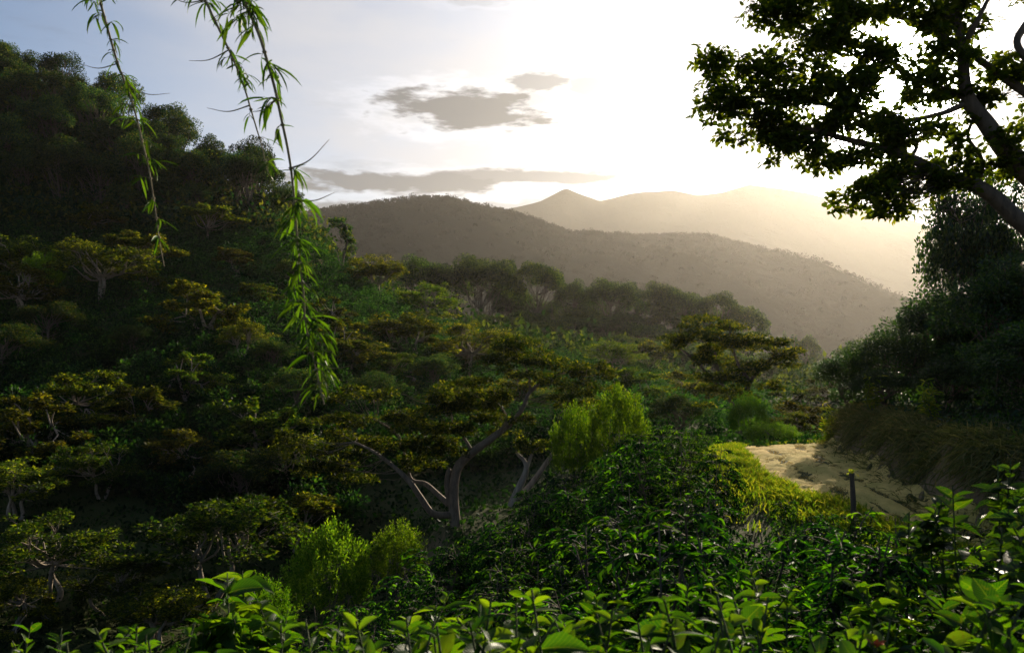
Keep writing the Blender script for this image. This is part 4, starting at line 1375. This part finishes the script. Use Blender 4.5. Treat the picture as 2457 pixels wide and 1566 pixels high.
def bamboo(label, Y, pts, r0, nodes, seed, leafL, base, twigs=(), per=9):
    rng = np.random.default_rng(seed)
    hang = np.array([P(a, b, Y) for a, b in pts])
    base = np.array([base[0], base[1], gz(*base)])
    top = hang[0]
    arch = np.array([base, base + [.1, .3, 3.5], base * [.9, .8, 0] + top * [.1, .2, 0] + [0, 0, top[2] + 1.2], (base * .5 + top * .5) * [1, 1, 0] + [0, 0, top[2] + 2.4], top * [.97, .93, 0] + [0, 0, top[2] + 1.4]])
    full = spline(np.vstack([arch, hang]), 6)
    rad = np.concatenate([np.linspace(r0 * 2.4, r0 * 1.1, 31), np.linspace(r0, r0 * .35, len(full) - 31)])
    G = Geo()
    G.tube(full - base, rad, 6)
    t = empty('bamboo_stem', base)
    tag(t, label, 'bamboo', 'bamboo stems hanging from above')
    hs = full[30:]
    seg = np.r_[0, np.cumsum(np.linalg.norm(np.diff(hs, axis=0), axis=1))]
    def at(f): return np.array([np.interp(f * seg[-1], seg, hs[:, c]) for c in range(3)])
    for f in nodes:
        p = at(f)
        G.tube([p - base - [0, 0, .012], p - base, p - base + [0, 0, .012]], [r0 * .7, r0 * 1.5, r0 * .7], 6)
    for (f, ax, az, L) in twigs:
        p = at(f)
        q = p + np.array([ax, rng.normal() * .3, az]) * L
        c = spline([p, p * .5 + q * .5 - [0, 0, L * .12], q], 5) - base
        G.tube(c, np.linspace(r0 * .5, r0 * .12, len(c)), 4)
    for f in nodes:
        p = at(f)
        sgn = 1 if rng.random() < .5 else -1
        for b in range(rng.integers(1, 4)):
            L = rng.uniform(.04, .17) * (1.25 if f < .12 else 1.0)
            tip = p + np.array([sgn * rng.uniform(.2, 1.0) * (1 if b < 2 else -1), rng.normal() * .6, rng.uniform(-.9, .25)]) * L
            c = spline([p, p * .5 + tip * .5 + [0, 0, L * .15], tip], 4)
            G.tube(c - base, np.linspace(r0 * .3, r0 * .12, len(c)), 4)
            m = max(2, int(per / 2.2 * rng.uniform(.4, 1.6)))
            for k in range(m):
                q = c[rng.integers(len(c) // 3, len(c))]
                d = np.array([rng.normal() * .75 + (tip - p)[0] / L * .5, rng.normal() * .7, -.55 + rng.normal() * .4])
                o = obj('leaf', BLEAF[rng.integers(3)], t)
                s = leafL * float(np.clip(np.exp(rng.normal() * .35), .45, 1.6))
                o.matrix_basis = Matrix.Translation(Vector(q - base)) @ orient(d, (rng.normal() * .4, rng.normal() * .4, 1)) @ Matrix.Diagonal((s, s * rng.uniform(.8, 1.5), s * rng.uniform(.5, 2), 1))
    obj('culm', G.mesh('culm', M['culm'], True), t)


bamboo('leftmost hanging bamboo stem, slim, with short tufts and a bare pale tip', 8,
       [(225, -40), (239, 0), (277, 135), (303, 208), (321, 259), (336, 317), (350, 376), (359, 416), (368, 474), (376, 529), (383, 580), (394, 640)], .013,
       np.concatenate([np.linspace(.02, .45, 12), np.linspace(.5, .9, 7)]), 1, .13, (-6.5, 3.0), ((.30, -1, .05, .42), (.38, 1, -.1, .4)), 11)
bamboo('middle hanging bamboo stem with long bare side twigs', 7,
       [(475, -40), (492, 0), (531, 82), (558, 139), (584, 204), (602, 263), (616, 310), (627, 347), (644, 420)], .013,
       np.array([.02, .05, .09, .22, .37, .43, .52, .68, .82, .93]), 2, .135, (-5.5, 1.5), ((.12, -1, .15, .35), (.38, -1, -.35, .33), (.66, -1, -.1, .36)), 12)
bamboo('rightmost and longest hanging bamboo stem, bushy at the top, bright tufts at its tip', 6,
       [(565, -40), (584, 0), (620, 80), (642, 150), (660, 215), (675, 285), (689, 350), (699, 412), (706, 482), (711, 547), (716, 610), (728, 704), (733, 774), (748, 846), (766, 920), (778, 970)], .014,
       np.array([.01, .025, .04, .055, .07, .09, .12, .19, .22, .30, .36, .46, .54, .57, .62, .66, .69, .72, .76, .80, .84, .88, .92, .95, .98]), 3, .145, (-4.5, .8),
       ((.30, -1, -.2, .25), (.46, 1, .4, .35), (.53, 1, .2, .3), (.9, 1, -.1, .3)), 15)

# ------------------------------------------------------------------ front plants with single leaves
def front_leaf_mesh(k, mat='front'):
    n = 7
    t = np.linspace(0, 1, n)
    w = .5 * np.sin(np.pi * t ** .85) ** .75 * (.52 + .06 * k)
    w[-1] = 0; w[0] = .012
    zz = -(.14 + .10 * k) * t ** 2 + .05 * t
    c = np.c_[t, 0 * t, zz]
    rip = .015 * np.sin(t * 14 + k)
    V = np.vstack([c + np.c_[0 * t, w, w * .30 + rip], c + np.c_[0 * t, w * .5, w * .08], c, c + np.c_[0 * t, -w * .5, w * .08], c + np.c_[0 * t, -w, w * .30 - rip]])
    i = np.arange(n - 1)[:, None]
    F = np.vstack([i + [a * n, (a + 1) * n, (a + 1) * n + 1, a * n + 1] for a in range(4)])
    return mesh_np('leaf', V, F, M[mat], True)


FLEAF = [front_leaf_mesh(k) for k in range(3)]
DLEAF = [front_leaf_mesh(k, 'front_shade_tint') for k in range(3)]


def front_plant(x, y, ztop, label, seed, shoots=4, spread=.28, leafL=.14, pairs=9, group='front row of large-leaved plants', lean=(0, 0), dark=False):
    rng = np.random.default_rng(seed)
    b = gz(x, y)
    root = np.array([x, y, b])
    H = max(ztop - b, .5)
    t = empty('leafy_plant', root)
    tag(t, label, 'plant', group)
    S = Geo()
    back = Geo()
    for s in range(shoots):
        a = rng.uniform(0, 6.28)
        r = spread * math.sqrt((s + .3) / shoots)
        h = H * (rng.uniform(.80, 1.0) if s else 1.0)
        tip = np.array([math.cos(a) * r + lean[0], math.sin(a) * r + lean[1], h])
        st = limb(S, np.array([math.cos(a), math.sin(a), 0]) * .06 - [0, 0, .1], tip, .016, .005, rng, 0, n=9, sides=5)
        st = spline(st, 3)
        for k in range(pairs):
            f = 1 - (k / pairs) * min(.62, .55 / h * 1.0) - .02
            i = min(int(f * (len(st) - 1)), len(st) - 1)
            p = st[i]
            rot = k * 1.57 + rng.normal() * .35
            size = leafL * (.55 + .6 * min(k / 3, 1)) * float(np.clip(np.exp(rng.normal() * .28), .5, 1.7))
            for sg in (1, -1):
                ang = rot + (0 if sg > 0 else math.pi)
                el = rng.normal() * .35 + .3 if k > 1 else rng.uniform(.4, 1.0)
                d = (math.cos(ang), math.sin(ang), el)
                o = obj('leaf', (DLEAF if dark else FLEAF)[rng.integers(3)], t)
                o.matrix_basis = Matrix.Translation(Vector(p)) @ orient(d, (rng.normal() * .6, rng.normal() * .6, 1)) @ Matrix.Diagonal((size, size * rng.uniform(.6, 1.05), size * rng.uniform(.6, 2.0), 1))
        m = 110
        i = rng.integers(0, int(len(st) * .55) + 1, m)
        d = rng.normal(size=(m, 3)) * [1, 1, .4] + [0, 0, .1]
        q = st[i] + unit(d) * rng.uniform(.0, .18, (m, 1))
        leaf_hex(back, q, d, np.array([0, 0, 1.]) + rng.normal(size=(m, 3)) * .3, leafL * rng.uniform(.7, 1.2, m), leafL * .42)
    obj('stem', S.mesh('front_stem', M['shoot'], True), t)
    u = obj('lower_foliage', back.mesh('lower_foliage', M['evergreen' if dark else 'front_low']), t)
    u['kind'] = 'stuff'


ORD = ['first', 'second', 'third', 'fourth', 'fifth', 'sixth', 'seventh', 'eighth', 'ninth', 'tenth', 'eleventh']
FR = [(-60, 1500), (190, 1505), (430, 1500), (700, 1505), (930, 1480), (1130, 1440), (1290, 1425), (1480, 1470), (1690, 1425), (1880, 1440), (2120, 1480), (2330, 1410), (2480, 1400)]
rr = np.random.default_rng(3)
for k, (px, py) in enumerate(FR):
    Y = 3.5 + .5 * rr.random() + (.5 if k % 2 else 0)
    p = P(px, py, Y)
    n_ = ORD[k] if k < 11 else ('second from the right' if k == 11 else 'rightmost')
    lab = f'large-leaved green plant at the bottom edge, {n_ + " from the left" if k < 11 else n_}'
    front_plant(p[0], p[1], p[2], lab, 500 + k, shoots=7, leafL=.15, spread=.40, pairs=6)
FR2 = [(60, 1500, 6.5), (340, 1490, 6.2), (660, 1475, 6.6), (860, 1500, 6), (1060, 1450, 6.4), (1250, 1425, 6.2), (1420, 1420, 6.6), (1620, 1400, 6.2), (1800, 1375, 6.4), (2020, 1400, 6.0), (2200, 1395, 6.3)]
for k, (px, py, Y) in enumerate(FR2):
    p = P(px, py, Y)
    front_plant(p[0], p[1], p[2], f'green plant in the second row from the bottom edge, {ORD[k]} from the left', 540 + k, shoots=5, leafL=.165, spread=.42, pairs=8,
                group='second row of large-leaved plants')
p = P(560, 1368, 7)
front_plant(p[0], p[1], p[2], 'tall bright green sapling with large drooping leaves at lower left', 571, shoots=8, leafL=.2, spread=.42, pairs=11, group='single leafy plants')
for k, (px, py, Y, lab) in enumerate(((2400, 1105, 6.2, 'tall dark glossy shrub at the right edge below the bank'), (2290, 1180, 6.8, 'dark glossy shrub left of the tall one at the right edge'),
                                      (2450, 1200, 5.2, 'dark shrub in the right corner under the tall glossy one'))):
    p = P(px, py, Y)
    front_plant(p[0], p[1], p[2], lab, 580 + k, shoots=8, leafL=.16, spread=.55, pairs=9, group='single leafy plants', dark=True)  # darker leaf colours stand in for shade on these sunlit shrubs


def red_flower():
    p = P(2103, 1552, 3.6)
    b = gz(p[0], p[1])
    t = empty('red_flower', (p[0], p[1], b))
    tag(t, 'small red flower at the bottom edge between the leaves', 'flower')
    m = bpy.data.materials.new('red_petal')
    m.use_nodes = True
    m.node_tree.nodes['Principled BSDF'].inputs['Base Color'].default_value = (.35, .02, .015, 1)
    m.node_tree.nodes['Principled BSDF'].inputs['Roughness'].default_value = .5
    S = Geo()
    h = p[2] - b
    S.tube([(0, 0, -.05), (.01, 0, h * .5), (0, 0, h)], [.006, .005, .004], 5)
    obj('stem', S.mesh('flower_stem', M['shoot'], True), t)
    g = Geo()
    a = np.linspace(0, 6.28, 6)[:5]
    d = np.stack([np.cos(a), np.sin(a), .9 + 0 * a], -1)
    leaf_hex(g, np.tile([0, 0, h], (5, 1)), d, np.tile([0, 0, 1.], (5, 1)), .055, .03)
    me = g.mesh('petal', m)
    obj('petals', me, t)


red_flower()
# ------------------------------------------------------------------ haze in the valley air
def build_haze():
    lo, hi = np.array([-3900, -40, -60]), np.array([3900, 3900, 800])
    V = np.array([[x, y, z] for x in (0, 1) for y in (0, 1) for z in (0, 1)]) * (hi - lo) + lo
    F = [[0, 1, 3, 2], [4, 6, 7, 5], [0, 4, 5, 1], [2, 3, 7, 6], [0, 2, 6, 4], [1, 5, 7, 3]]
    m = bpy.data.materials.new('valley_haze')
    m.use_nodes = True
    g = NG(m.node_tree)
    v = g.n('ShaderNodeVolumePrincipled', {'Color': (.95, .93, .90, 1), 'Density': 0.000045, 'Anisotropy': 0.68})
    g.n('ShaderNodeOutputMaterial', {'Volume': v.outputs[0]})
    o = obj('haze', mesh_np('haze', V, np.array(F), m))
    tag(o, 'warm morning haze filling the valley', 'haze', kind='stuff')


build_haze()
